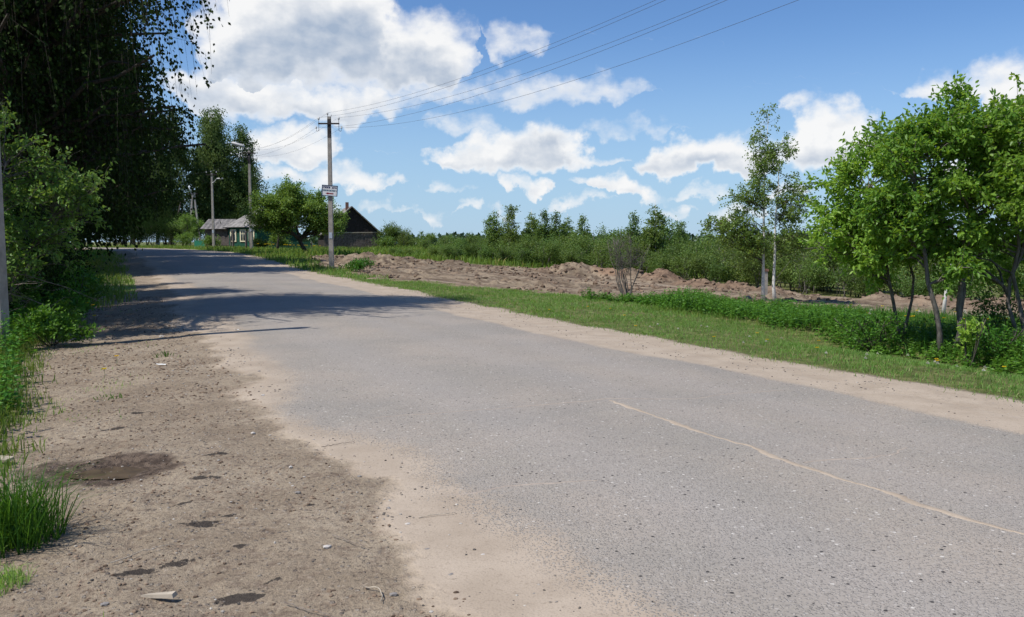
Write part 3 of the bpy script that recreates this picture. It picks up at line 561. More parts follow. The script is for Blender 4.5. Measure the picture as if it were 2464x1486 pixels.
def grow(seed, stems, blobs, limbs, twigs, leaves, leaf=(.06, .035), twig_len=.4, droop=0., up=.3, shell=.45, limb_r=.02, six=False, spread=.05, twig_tubes=True, leaf_down=.25, hang=0., bare=0., minz=None, rise=.7):
    """stems: (points, r0, r1); blobs: (centre, radii, weight). Returns wood and leaf buffers."""
    g = np.random.default_rng(seed); wood = MB(); wood.br = MB(); crown = MB()
    for pts, r0, r1 in stems: wood.tube(pts, np.linspace(r0, r1, len(pts)) * (1 + .5 * np.exp(-np.arange(len(pts)) * 2.)), 7)
    wts = np.array([b[2] * np.prod(b[1]) ** (2 / 3) for b in blobs]); wts /= wts.sum(); pick = g.choice(len(blobs), limbs, p=wts)
    TA, TB, TC = [], [], []; cen = []
    for k in pick:
        c0, rad, _ = blobs[k]; d = rand_dir(g, 1)[0]; rr = shell + (1 - shell) * g.random() if g.random() < .75 else g.random() ** .5
        c = np.array(c0) + d * np.array(rad) * rr
        bd = None
        for pts, r0, r1 in stems:
            hd = np.hypot(pts[:, 0] - c[0], pts[:, 1] - c[1]); za = np.clip(c[2] - g.uniform(.45, .95) * rise * hd.min(), (minz if minz is not None else pts[0, 2] + .25 * (pts[-1, 2] - pts[0, 2])), pts[-1, 2] * .97)
            i = np.array([np.interp(za, pts[:, 2], pts[:, q]) for q in range(3)]); dist = np.linalg.norm(i - c)
            if bd is None or dist < bd[0]: bd = (dist, i, np.interp(za, pts[:, 2], np.linspace(r0, r1, len(pts))))
        dist, a, ra = bd; mid = (a + c) / 2 + np.array([0, 0, .12 * dist]) + g.normal(size=3) * .05 * dist
        q = np.linspace(0, 1, 6)[:, None]; cur = (1 - q) ** 2 * a + 2 * q * (1 - q) * mid + q ** 2 * c; cur[1:-1] += g.normal(size=(4, 3)) * .025 * dist
        lr = min(ra * .8, limb_r * (.5 + dist * .5)); wood.br.tube(cur, np.linspace(lr, lr * .3, 6), 5, False)
        nt = max(1, int(twigs * g.uniform(.6, 1.4))); pr = g.uniform(.3, 1., nt) ** .7; idx = pr * 5; lo = np.minimum(idx.astype(int), 4); fr = (idx - lo)[:, None]; st = cur[lo] * (1 - fr) + cur[lo + 1] * fr
        ax = unit(c - a); dr = unit(rand_dir(g, nt) + ax * .7 + np.array([0, 0, up - droop])); ln = twig_len * g.uniform(.5, 1.3, nt)[:, None]
        e = st + dr * ln; b = st + dr * ln * .55 + np.array([0, 0, 1.]) * ln * .08 
        if hang: e = e - np.array([0, 0, 1.]) * (hang * g.uniform(.2, 1.2, nt))[:, None]; b = st + dr * ln * .8 - np.array([0, 0, .12]) * ln
        TA.append(st); TB.append(b); TC.append(e)
    A, B, C = np.concatenate(TA), np.concatenate(TB), np.concatenate(TC); n = len(A)
    if twig_tubes: add_twigs(wood.br, A, B, C, max(.0035, limb_r * .16), .0018)
    keep = g.random(n) >= bare; A, B, C = A[keep], B[keep], C[keep]; n = len(A)
    k = leaves; u = g.uniform(.12, 1.05, (n, k))[..., None]; P = (1 - u) ** 2 * A[:, None] + 2 * u * (1 - u) * (2 * B[:, None] - (A + C)[:, None] / 2) + u ** 2 * C[:, None]
    P = P.reshape(-1, 3) + g.normal(size=(n * k, 3)) * spread; ax = np.repeat(unit(C - A), k, 0); ax = unit(ax * .7 + rand_dir(g, n * k) + np.array([0, 0, -leaf_down]))
    add_leaves(crown, g, P, ax, leaf[0], leaf[1], .7, six)
    return wood, crown
def wood_mesh(wood, name, bark):
    """stem and its boughs as one mesh; the boughs of a birch are dark"""
    n0 = sum(len(f) for f in wood.f); br = wood.br; V = br.v; off = wood.n
    for v, f, r in zip([None] * len(br.f), br.f, br.r): wood.f.append(f + off); wood.r.append(r)
    wood.v += br.v; wood.n += br.n; me = wood.mesh(name, M[bark], True); me.materials.append(M['bark' if bark == 'birch' else bark])
    mi = np.zeros(len(me.polygons), np.int32); mi[n0:] = 1; me.polygons.foreach_set('material_index', mi); return me
def plant(name, loc, wood, crown, bark, leafm, label, cat, group=None, rz=0., wname='trunk', cname='crown', scale=None):
    o = empty(name, loc, rz); wo = bpy.data.objects.new(wname, wood_mesh(wood, wname, bark)); COL.objects.link(wo); wo.parent = o
    crown.build(cname, M[leafm], o)
    if scale: o.scale = scale if isinstance(scale, tuple) else (scale,) * 3
    tag(o, label, cat, group); return remember(o)
def V3(*a): return np.array(a, float)
# ---- right-hand bird cherries (local coordinates, base at origin) ----
def cherry(seed, loc, tops, blobs, label, limbs=34, r=.06, leaves=17, twigs=12):
    g = np.random.default_rng(seed + 900); st = [(stem_line(g, b, t, 9, .16), rr * .82, rr * .28) for b, t, rr in tops]
    st = [(p * np.array([1, 1, .94]), a, b) for p, a, b in st]; blobs = [(c0 * np.array([1, 1, .93]), r0 * np.array([1, 1, 1.08]), k0) for c0, r0, k0 in blobs]
    w, c = grow(seed, st, blobs, limbs, twigs, leaves, (.088, .046), .34, up=.35, limb_r=.02, six=True, spread=.035, leaf_down=.45, minz=.7)
    return plant('bird_cherry_tree', (loc[0], loc[1], H(*loc) - .03), w, c, 'greybark', 'leaf_cherry', label, 'tree', 'bird cherry trees on the roadside verge')
cherry(1, (6.8, 15.2), [((0, 0, 0), (-.75, -.3, 2.9), .042), ((.05, .05, 0), (.15, .2, 3.3), .034)], [(V3(-1.15, -.4, 1.9), V3(.95, .8, .85), 1.2), (V3(-.8, -.3, 2.75), V3(1.0, .9, .75), 1.1), (V3(0, 0, 3.4), V3(.7, .8, .75), .9), (V3(-.1, .2, 2.2), V3(.8, .8, .7), .8), (V3(-.75, -.3, 1.45), V3(.9, .8, .5), .9)], 'bird cherry tree with crown reaching furthest over the clearing', 74)
cherry(2, (6.76, 13.65), [((0, 0, 0), (-.45, .25, 3.4), .055)], [(V3(-.55, .1, 3.3), V3(.85, .8, .75), 1.), (V3(-.35, .1, 2.4), V3(.9, .9, .7), .8), (V3(.3, 0, 3.75), V3(.7, .7, .6), .8), (V3(-.95, 0, 2.55), V3(.6, .6, .6), .8), (V3(-.3, 0, 1.75), V3(.9, .8, .5), .6)], 'bird cherry tree with single curved trunk at the mown grass edge', 62)
cherry(3, (7.05, 13.75), [((0, 0, 0), (.05, .1, 3.6), .06), ((.02, 0, .75), (.75, .2, 3.4), .045)], [(V3(.1, .1, 3.75), V3(.8, .8, .7), 1.), (V3(.7, .2, 3.3), V3(.8, .8, .8), .9), (V3(.2, -.1, 2.6), V3(1., .9, .7), .7), (V3(.4, .4, 1.9), V3(1.1, .9, .5), .6)], 'bird cherry tree with thick trunk forking low into a V', 60)
cherry(4, (7.95, 13.8), [((0, 0, 0), (.2, .1, 3.3), .04)], [(V3(.1, .1, 3.4), V3(.9, .9, .8), 1.), (V3(-.2, 0, 2.5), V3(.9, .9, .6), .6), (V3(.3, 0, 4.0), V3(.6, .6, .5), .6), (V3(0, .4, 1.7), V3(.9, .8, .5), .6)], 'slim bird cherry tree next to the forked one, further from road', 40, leaves=17)
cherry(5, (8.15, 13.7), [((0, 0, 0), (-.15, -.1, 3.5), .045), ((.12, .1, 0), (.7, .3, 3.3), .04)], [(V3(-.1, -.1, 3.6), V3(.8, .8, .75), 1.), (V3(.7, .3, 3.2), V3(.9, .8, .8), .8)], 'twin-stemmed bird cherry tree by the picture edge', 38, leaves=17)
cherry(6, (7.62, 12.75), [((0, 0, 0), (.45, -.2, 3.4), .05)], [(V3(.3, -.1, 3.3), V3(.9, .8, .8), 1.), (V3(-.1, .1, 2.7), V3(.6, .7, .6), .5)], 'bird cherry tree nearest the camera, partly outside the picture', 36, leaves=17)
# small sucker bush and dark undergrowth at the feet of the cherries
def bush(name, seed, loc, h, r, bark, leafm, label, cat='bush', group=None, limbs=16, twigs=6, leaves=9, leaf=(.06, .03), six=False, stems=5, tw=True, place=True, shell=.35):
    g = np.random.default_rng(seed + 500); st = [(stem_line(g, (g.normal() * .06, g.normal() * .06, 0), (g.normal() * r * .45, g.normal() * r * .45, h * .8), 6, .1), .02 * h / 2, .006) for _ in range(stems)]
    bl = [(V3(g.normal() * r * .3, g.normal() * r * .3, h * g.uniform(.35, .72)), V3(r * .75, r * .75, h * .3), 1.) for _ in range(4)]
    w, c = grow(seed, st, bl, limbs, twigs, leaves, leaf, r * .35, up=.5, limb_r=.012, six=six, spread=r * .06, twig_tubes=tw, minz=.05, shell=shell)
    z = H(*loc) - .03 if place else 0
    return plant(name, (loc[0], loc[1], z), w, c, bark, leafm, label, cat, group, wname='stem')
bush('sapling', 20, (6.72, 12.75), .95, .35, 'bark', 'leaf_cherry', 'small yellow-green sucker bush at the foot of the cherry trunks', limbs=10, leaves=8, leaf=(.07, .035), six=True)
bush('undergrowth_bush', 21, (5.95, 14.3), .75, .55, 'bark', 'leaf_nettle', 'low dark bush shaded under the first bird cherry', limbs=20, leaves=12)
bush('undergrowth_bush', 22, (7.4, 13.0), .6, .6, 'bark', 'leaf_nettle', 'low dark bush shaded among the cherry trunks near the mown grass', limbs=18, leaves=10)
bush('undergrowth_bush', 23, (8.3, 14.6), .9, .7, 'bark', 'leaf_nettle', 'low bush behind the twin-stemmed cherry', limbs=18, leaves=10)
# ---- the young birch with two white stems ----
def young_birch():
    g = np.random.default_rng(77); s1 = stem_line(g, (0, 0, 0), (.05, .05, 5.85), 12, .05); s2 = stem_line(g, (.27, -.35, 0), (.42, -.25, 5.15), 10, .05)
    bl = [(V3(-.1, 0, 4.8), V3(.42, .45, .7), .9), (V3(.25, -.1, 4.1), V3(.8, .6, .7), 1.), (V3(-.45, 0, 3.4), V3(1.0, .7, .5), 1.), (V3(-.85, 0, 2.4), V3(1.3, .8, .45), 1.3), (V3(.65, -.2, 3.1), V3(.85, .6, .7), 1.), (V3(.65, -.2, 2.0), V3(1.0, .7, .6), 1.), (V3(-.2, -.1, 1.75), V3(1.0, .7, .4), .7), (V3(.03, .03, 5.65), V3(.14, .14, .5), 2.2), (V3(.43, -.24, 5.0), V3(.14, .14, .4), 1.6)]
    w, c = grow(33, [(s1, .055, .005), (s2, .05, .005)], bl, 135, 10, 14, (.068, .052), .34, up=.1, limb_r=.012, six=False, spread=.045, leaf_down=.5, minz=1.2, hang=.12)
    return plant('birch_tree', (7.85, 27.2, H(7.85, 27.2) - .03), w, c, 'birch', 'leaf_birch', 'slender young birch with two thin white stems beyond the nettles', 'tree')
young_birch()
g = np.random.default_rng(5)
w, c = grow(34, [(stem_line(g, (0, 0, 0), (.35, 0, 4.2), 9, .06), .042, .012)], [(V3(.3, 0, 3.6), V3(1, .9, .9), 1.)], 26, 8, 10, (.06, .045), .34, limb_r=.014, spread=.05, leaf_down=.5, hang=.15)
plant('birch_tree', (11.2, 22.6, H(11.2, 22.6) - .03), w, c, 'birch', 'leaf_birch', 'thin birch with white lower trunk seen between the cherry trunks', 'tree')
# ---- the nearly bare shrub on the verge ----
g = np.random.default_rng(8); st = [(stem_line(g, (g.normal() * .05, g.normal() * .05, 0), (g.normal() * .28, g.normal() * .28, 1.5 + g.random() * .35), 7, .12), .017, .004) for _ in range(11)]
w, c = grow(35, st, [(V3(0, 0, 1.25), V3(.5, .5, .6), 1.)], 75, 7, 1, (.035, .02), .3, up=.5, limb_r=.008, spread=.02, bare=.55, minz=.4)
plant('bare_shrub', (3.2, 24.4, H(3.2, 24.4) - .03), w, c, 'greybark', 'leaf_apple', 'nearly leafless twiggy shrub standing at the edge of the clearing', 'shrub', wname='branches', cname='leaves')
# ---- apple tree ----
g = np.random.default_rng(9); st = [(np.array([(0, 0, 0), (-.25, 0, .5), (-.5, 0, 1.0), (-.62, .1, 1.5), (-.9, .2, 2.4), (-1.2, .2, 3.8)]), .17, .05), (np.array([(-.5, 0, 1.0), (-.2, .2, 1.6), (.4, .3, 2.4), (.7, .3, 3.3)]), .10, .04), (np.array([(-.55, 0, 1.15), (-1.2, -.2, 1.8), (-2.2, -.3, 2.6), (-2.7, -.3, 3.3)]), .10, .035)]
bl = [(V3(-1.2, 0, 3.4), V3(2.0, 2., 1.5), 1.2), (V3(-2.8, 0, 2.9), V3(1.5, 1.7, 1.4), 1.), (V3(.6, 0, 3.0), V3(1.7, 1.7, 1.4), 1.), (V3(-1.1, 0, 4.3), V3(1.5, 1.5, .9), .8), (V3(1.9, 0, 2.2), V3(1.2, 1.3, .9), .8), (V3(-1.6, -.5, 2.0), V3(1.6, 1.5, .7), .6), (V3(2.8, .2, 2.6), V3(.7, .7, .6), .35)]
w, c = grow(36, st, bl, 250, 10, 18, (.14, .085), .55, up=.35, limb_r=.03, spread=.10, leaf_down=.2, minz=1.2)
plant('apple_tree', (-14.6, 62.3, H(-14.6, 62.3) - .05), w, c, 'bark', 'leaf_apple', 'round spreading apple tree with leaning dark trunk before the houses', 'tree')
g = np.random.default_rng(10)
w, c = grow(37, [(stem_line(g, (0, 0, 0), (.2, 0, 3.4), 7, .1), .12, .03)], [(V3(0, 0, 2.9), V3(1.7, 1.6, 1.2), 1.), (V3(.9, 0, 2.2), V3(1.2, 1.3, .9), .7)], 70, 8, 14, (.11, .065), .5, limb_r=.025, spread=.1, minz=1.)
plant('apple_tree', (-20.9, 78, H(-20.9, 78) - .05), w, c, 'bark', 'leaf_apple', 'smaller fruit tree behind the street lamp in front of the green house', 'tree')
w, c = grow(38, [(stem_line(g, (0, 0, 0), (.2, 0, 3.2), 7, .1), .10, .03)], [(V3(0, 0, 2.6), V3(1.5, 1.5, 1.2), 1.)], 55, 8, 14, (.11, .065), .5, limb_r=.025, spread=.1, minz=1.)
plant('fruit_tree', (-16.4, 80, H(-16.4, 80) - .05), w, c, 'bark', 'leaf_apple', 'fruit tree behind the sign pole left of the black barn', 'tree')
w, c = grow(39, [(stem_line(g, (0, 0, 0), (.2, 0, 3.6), 7, .1), .10, .03), (stem_line(g, (1.2, 0, 0), (1.5, 0, 3.0), 7, .1), .07, .03)], [(V3(-.6, 0, 2.4), V3(1.8, 1.6, 1.2), 1.), (V3(1.4, 0, 1.9), V3(1.6, 1.4, 1.1), 1.), (V3(.4, 0, 3.6), V3(1.2, 1.2, .9), .7)], 90, 8, 14, (.13, .075), .55, limb_r=.025, spread=.12, minz=.5)
plant('fruit_tree', (-39.5, 106, H(-39.5, 106) - .05), w, c, 'bark', 'leaf_apple', 'bushy fruit tree behind the A-frame pole and green fence', 'tree')
# ---- weeping birches along the far side of the road ----
def big_birch(seed, loc, h, rad, label, name='birch_tree', leafm='leaf_shade_dark', limbs=150, twigs=11, leaves=20, leaf=(.075, .06), hang=1.1, low=.22, lean=(0, 0), group='old birches along the left roadside', bark='bark', tubes=True, spread=.12):
    g = np.random.default_rng(seed + 300); st = [(stem_line(g, (0, 0, 0), (lean[0], lean[1], h * .97), 12, .05), .013 * h + .02, .02)]
    bl = []
    for k in range(9):
        f = low + (1 - low) * (k + .5) / 9; wdt = rad * (1.0 - .75 * max(0, (f - .45) / .55) ** 1.3) * (.75 + .25 * min(1, (f - low) / .15)); a = g.uniform(0, 6.28)
        bl.append((V3(lean[0] * f + math.cos(a) * wdt * .25, lean[1] * f + math.sin(a) * wdt * .25, f * h), V3(wdt * .85, wdt * .85, h * .085), 1.))
    w, c = grow(seed, st, bl, limbs, twigs, leaves, leaf, rad * .16, droop=.15, up=.0, limb_r=.028, spread=spread, twig_tubes=tubes, leaf_down=.9, minz=h * .13, hang=hang, shell=.35, rise=.5)
    return plant(name, (loc[0], loc[1], H(*loc) - .05), w, c, bark, leafm, label, 'tree', group)
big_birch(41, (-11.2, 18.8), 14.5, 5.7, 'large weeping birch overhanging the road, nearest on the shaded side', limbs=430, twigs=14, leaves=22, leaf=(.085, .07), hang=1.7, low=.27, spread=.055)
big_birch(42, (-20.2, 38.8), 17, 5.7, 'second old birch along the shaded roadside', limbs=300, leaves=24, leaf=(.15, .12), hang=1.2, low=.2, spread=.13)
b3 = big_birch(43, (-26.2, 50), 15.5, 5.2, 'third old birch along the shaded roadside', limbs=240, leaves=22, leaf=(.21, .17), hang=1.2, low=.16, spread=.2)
copy_tree(b3, (-33.2, 62.5, H(-33.2, 62.5) - .05), 2.1, 1.2, 'fourth old birch along the shaded roadside')
copy_tree(b3, (-40.5, 73.5, H(-40.5, 73.5) - .05), 4.0, .95, 'fifth old birch where the shaded roadside nears the bend')
copy_tree(b3, (-27.5, 39, H(-27.5, 39) - .05), 1.1, .95, 'old birch standing in the dark behind the second roadside birch')
copy_tree(b3, (-23.3, 44.5, H(-23.3, 44.5) - .05), 3.1, 1.25, 'old birch between the second and third roadside birches')
copy_tree(b3, (-29.5, 56, H(-29.5, 56) - .05), .4, 1.25, 'old birch between the third and fourth roadside birches')
copy_tree(b3, (-36.8, 68, H(-36.8, 68) - .05), 5.4, 1.2, 'old birch between the fourth and fifth roadside birches')
copy_tree(b3, (-17.8, 21.3, H(-17.8, 21.3) - .05), 2.7, .95, 'out-of-view old birch added behind the overhanging weeping birch to shade the verge')  # unseen tree added so its shadow darkens the left verge
copy_tree(b3, (-21, 26, H(-21, 26) - .05), 5.2, .9, 'old birch deepest in the dark behind the overhanging weeping birch')
# understorey that closes the dark wall under the birches
u0 = bush('roadside_shrub', 60, (-15.2, 27.5), 3.4, 2.0, 'bark', 'leaf_shade_dark', 'dark shrub under the overhanging weeping birch', 'shrub', 'dark shrubs under the old birches', limbs=60, twigs=8, leaves=13, leaf=(.10, .06), tw=False)
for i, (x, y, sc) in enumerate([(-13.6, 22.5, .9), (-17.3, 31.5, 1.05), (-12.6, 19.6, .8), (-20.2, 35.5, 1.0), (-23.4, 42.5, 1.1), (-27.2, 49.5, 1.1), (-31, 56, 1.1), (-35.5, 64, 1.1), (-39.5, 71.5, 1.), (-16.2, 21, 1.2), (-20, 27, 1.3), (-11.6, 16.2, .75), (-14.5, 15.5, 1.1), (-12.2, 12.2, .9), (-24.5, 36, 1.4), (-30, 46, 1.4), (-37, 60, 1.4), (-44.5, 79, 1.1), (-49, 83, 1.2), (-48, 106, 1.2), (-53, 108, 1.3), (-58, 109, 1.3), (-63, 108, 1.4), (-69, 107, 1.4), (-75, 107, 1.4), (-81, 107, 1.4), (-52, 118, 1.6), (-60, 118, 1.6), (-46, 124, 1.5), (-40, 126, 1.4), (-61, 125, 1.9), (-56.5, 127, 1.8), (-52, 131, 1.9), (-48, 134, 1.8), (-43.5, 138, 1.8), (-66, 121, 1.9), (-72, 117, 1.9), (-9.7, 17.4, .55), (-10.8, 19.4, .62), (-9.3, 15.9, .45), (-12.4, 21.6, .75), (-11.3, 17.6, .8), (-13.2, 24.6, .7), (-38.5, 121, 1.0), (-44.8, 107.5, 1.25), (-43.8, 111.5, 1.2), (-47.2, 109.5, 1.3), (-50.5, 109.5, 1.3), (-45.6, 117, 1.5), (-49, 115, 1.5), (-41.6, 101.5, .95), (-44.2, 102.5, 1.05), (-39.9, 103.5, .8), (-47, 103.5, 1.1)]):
    o = copy_tree(u0, (x, y, H(x, y) - .05), i * 1.3, sc)
u0['label'] = 'dark shrub in the deep shade under the roadside birches'
for o in COL.objects:
    if o.name.startswith('roadside_shrub'):
        far = o.location.y > 76; o['label'] = 'dark shrub in the shaded thicket where the road bends out of sight' if far else u0['label']
        if far: o['group'] = 'dark shrubs at the road bend'
bush('hazel_bush', 63, (-8.3, 8.6), 2.6, 1.3, 'bark', 'leaf_shrub', 'unseen leafy bush added past the left picture edge to shade the weeds', limbs=46, twigs=9, leaves=12, leaf=(.09, .06))  # out-of-frame bush added to throw shade on the weeds
bush('hazel_bush', 64, (-9.6, 10.6), 3.0, 1.4, 'bark', 'leaf_shrub', 'leafy bush beyond the left picture edge behind the concrete pole', limbs=46, twigs=9, leaves=12, leaf=(.09, .06))
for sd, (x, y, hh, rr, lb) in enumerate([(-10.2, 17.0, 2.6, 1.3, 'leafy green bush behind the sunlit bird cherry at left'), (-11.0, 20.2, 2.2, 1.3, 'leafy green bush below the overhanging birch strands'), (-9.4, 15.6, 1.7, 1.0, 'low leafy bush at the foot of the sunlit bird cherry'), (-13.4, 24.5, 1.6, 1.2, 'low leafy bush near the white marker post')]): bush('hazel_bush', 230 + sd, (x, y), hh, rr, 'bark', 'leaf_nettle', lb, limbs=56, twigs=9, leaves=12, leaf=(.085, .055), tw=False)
# bright half-dead bird cherry at the picture's left edge
g = np.random.default_rng(14); st = [(stem_line(g, (0, 0, 0), (.9, -.3, 3.0), 8, .15), .03, .01), (stem_line(g, (-.2, .1, 0), (-.3, 0, 3.6), 8, .15), .035, .01), (stem_line(g, (.1, 0, 0), (1.3, .4, 2.2), 8, .2), .026, .008)]
bl = [(V3(.6, -.1, 3.2), V3(1.1, 1., .7), 1.), (V3(1.3, 0, 2.5), V3(1.0, .9, .7), 1.), (V3(.4, 0, 2.4), V3(1.0, .9, .8), .9), (V3(1.8, .2, 1.9), V3(.7, .7, .5), .6), (V3(.0, 0, 3.9), V3(.8, .8, .5), .5), (V3(1.9, .2, 2.6), V3(.6, .6, .4), .4)]
bl += [(V3(.9, .2, 1.4), V3(1.1, .9, .6), .9), (V3(.2, 0, 1.1), V3(1., .9, .6), .7)]
w, c = grow(61, st, bl, 120, 10, 10, (.078, .042), .32, up=.35, limb_r=.014, six=True, spread=.03, leaf_down=.4, bare=.15, minz=.5)
plant('bird_cherry_bush', (-9.1, 14.6, H(-9.1, 14.6) - .03), w, c, 'greybark', 'leaf_apple', 'sunlit bird cherry bush with bare grey branches at the left edge', 'bush', wname='branches')  # darker apple leaf colour puts partial shade into these cherry leaves
g = np.random.default_rng(15); dead = MB(); A = []; B = []; C = []
for k in range(6):
    p = V3(g.uniform(-.6, -.1), g.uniform(-.5, .5), g.uniform(.5, 1.6)); d = unit(V3(g.uniform(.5, 1.2), g.uniform(-.5, .5), g.uniform(-.25, .6))); L = g.uniform(.7, 1.8); q = np.linspace(0, 1, 7)[:, None]; pts = p + d * L * q + V3(0, 0, -.25 * L) * q * q + np.cumsum(g.normal(size=(7, 3)) * .035, 0)
    dead.tube(pts, np.linspace(.010, .003, 7), 5, False)
    for j in range(9): a = pts[g.integers(1, 6)]; e = a + rand_dir(g, 1)[0] * g.uniform(.15, .5); A.append(a); B.append((a + e) / 2 + g.normal(size=3) * .04); C.append(e)
add_twigs(dead, np.array(A), np.array(B), np.array(C), .004, .0018)
tag(dead.build('dead_branches', M['deadwood']), 'tangle of bare grey dead branches low in the left bush', 'branches').location = (-8.6, 14.2, H(-8.6, 14.2))
# ---- tall birches beyond the bend and trees that close the road ----
fb = big_birch(46, (-45.5, 134), 21.0, 5.3, 'tall birch in the grove behind the poles, in its middle', leafm='leaf_grove', bark='birch', limbs=170, twigs=9, leaves=18, leaf=(.26, .2), hang=1.4, low=.2, spread=.34, tubes=False, group='tall birch grove behind the poles')
for x, y, rz, sc, lb in [(-50.5, 130, 1, .95, 'tall birch in the grove behind the poles, left of the middle'), (-41.6, 136, 2, .9, 'tall birch at the right end of the grove behind the poles'), (-55.5, 128, 3, 1.05, 'tall birch at the left end of the grove behind the poles'), (-48, 142, 4, 1.05, 'tall birch at the back of the grove behind the poles')]: copy_tree(fb, (x, y, H(x, y) - .05), rz, sc, lb)
for i, (x, y) in enumerate([(-56, 116), (-61, 112), (-66, 118), (-71, 108), (-63, 126), (-78, 112), (-57.5, 130), (-85, 105), (-49, 121)]):
    c0 = copy_tree(fb, (x, y, H(x, y) - .05), i * 1.7, .8 + .05 * (i % 4), 'birch in the shaded stand where the road bends out of sight'); c0['group'] = 'birches at the road bend'
# ---- young trees and willow bushes along the far side of the clearing ----
def small_birch(seed, h, r):
    g = np.random.default_rng(seed); st = [(stem_line(g, (0, 0, 0), (g.normal() * .1, 0, h), 9, .05), .05, .01)]
    bl = [(V3(0, 0, h * f), V3(r * wd, r * wd, h * .11), 1.) for f, wd in ((.25, .8), (.38, 1.), (.5, .95), (.62, .75), (.74, .52), (.86, .3), (.96, .12))]
    return grow(seed, st, bl, 70, 7, 9, (.13, .085), r * .32, up=.35, limb_r=.012, spread=.09, twig_tubes=False, minz=.4, shell=.4)
protos = []
for k, (h, r) in enumerate([(4.2, .95), (4.6, 1.25), (3.8, .85)]):
    w, c = small_birch(80 + k, h, r); protos.append((wood_mesh(w, 'trunk', 'birch' if k == 0 else 'greybark'), c.mesh('crown', M['leaf_shrub']), h))
def young_tree(k, loc, h, rz, label, group='young trees beyond the clearing'):
    wm, cm, h0 = protos[k]; o = empty('young_birch_tree', (loc[0], loc[1], H(*loc) - .05), rz); o.scale = (h / h0,) * 3
    for nm, me in (('trunk', wm), ('crown', cm)): c = bpy.data.objects.new(nm, me); COL.objects.link(c); c.parent = o
    return tag(o, label, 'tree', group)
YT = [(-1.35, 62, 4.1, 0, 'leftmost thin young birch behind the clearing'), (-.05, 61, 4.4, 1, 'broadest young birch of the row behind the clearing'), (1.42, 62, 4.1, 0, 'pointed young birch right of the broadest one behind the clearing'), (2.15, 60, 4.0, 2, 'second pointed young birch right of the broadest one'), (3.0, 60, 3.9, 2, 'third pointed young birch right of the broadest one'), (3.75, 60, 3.8, 0, 'fourth pointed young birch in the row behind the clearing'), (4.8, 59, 3.7, 2, 'pale rounded young tree ending the row behind the clearing'),
      (7.5, 54, 3.9, 2, 'young birch left of the tallest tree past the bare shrub'), (8.3, 50.5, 4.6, 0, 'tallest white-stemmed young birch above the bushes past the bare shrub'), (10.2, 53, 3.5, 1, 'young tree right of the tallest birch above the bushes')]
for i, (x, y, h, k, lb) in enumerate(YT): young_tree(k, (x, y), h * .95, i * 1.1, lb)
bprot = []
for k in range(4):
    g = np.random.default_rng(90 + k); st = [(stem_line(g, (g.normal() * .2, g.normal() * .2, 0), (g.normal() * .7, g.normal() * .7, 1.9), 6, .1), .02, .006) for _ in range(5)]
    bl = [(V3(g.normal() * .5, g.normal() * .5, g.uniform(.7, 1.75)), V3(.85, .85, .6), 1.) for _ in range(5)]
    w, c = grow(90 + k, st, bl, 60, 7, 10, (.12, .06), .45, up=.5, limb_r=.012, spread=.1, twig_tubes=False, minz=.1, shell=.35); bprot.append((wood_mesh(w, 'stem', 'greybark'), c.mesh('crown', M['leaf_shrub'])))
def willow(k, x, y, sc, rz):
    o = empty('willow_bush', (x, y, H(x, y) - .05), rz); o.scale = (sc * 1.05, sc * 1.05, sc)
    for nm, me in zip(('stem', 'crown'), bprot[k]): c = bpy.data.objects.new(nm, me); COL.objects.link(c); c.parent = o
    return tag(o, 'leafy willow bush in the thicket along the far edge of the clearing', 'bush', 'willow thicket beyond the clearing')
g = np.random.default_rng(17); EDGE = np.array([(-9, 66), (-4.8, 61), (0, 57.5), (3.6, 54.0), (7.2, 49), (9.6, 44), (11.2, 38.5), (14, 34.2), (17.5, 31), (21, 28.3), (26, 26)], float); seg = np.concatenate([[0], np.cumsum(np.hypot(*np.diff(EDGE, axis=0).T))])
n = 0
for row, off, hs in ((0, 0, .7), (1, 1.7, .9), (2, 3.8, 1.05), (3, 6.5, 1.1)):
    q = .6 * row
    while q < seg[-1]:
        x = np.interp(q, seg, EDGE[:, 0]); y = np.interp(q, seg, EDGE[:, 1]); i = min(np.searchsorted(seg, q, 'right') - 1, len(EDGE) - 2); d = EDGE[i + 1] - EDGE[i]; d /= np.hypot(*d); nx, ny = -d[1], d[0]
        if nx * 1 + ny * 1 < 0: nx, ny = -nx, -ny
        lowleft = sstep_f(0, 14, q); sc = hs * g.uniform(.8, 1.2) * (.45 + .55 * lowleft) * (1.12 if q > 42 else 1)
        willow(g.integers(4), x + nx * off + g.normal() * .3, y + ny * off + g.normal() * .3, sc, g.uniform(0, 6.28)); q += 1.75 * g.uniform(.8, 1.2) + .25 * row; n += 1
for x, y, sc in ((-12.5, 94, 1.3), (-11.2, 92, .9), (-9.6, 97, .8), (-7, 90, .7), (-4.5, 88, .8), (-2.5, 84, .9), (0, 80, 1.1), (3, 76, 1.2), (6, 74, 1.2), (10, 68, 1.3), (14, 62, 1.3), (18, 56, 1.3), (22, 50, 1.3), (26, 44, 1.3), (30, 40, 1.3), (-8, 84, .6), (-5, 79, .65), (-2, 74, .75)):
    o = willow(int(abs(x)) % 4, x, y, sc, x)
    if y > 73 and x < 1: o['label'] = 'low willow bush in the open grass between the barn and the thicket'; o['group'] = 'low bushes right of the barn'
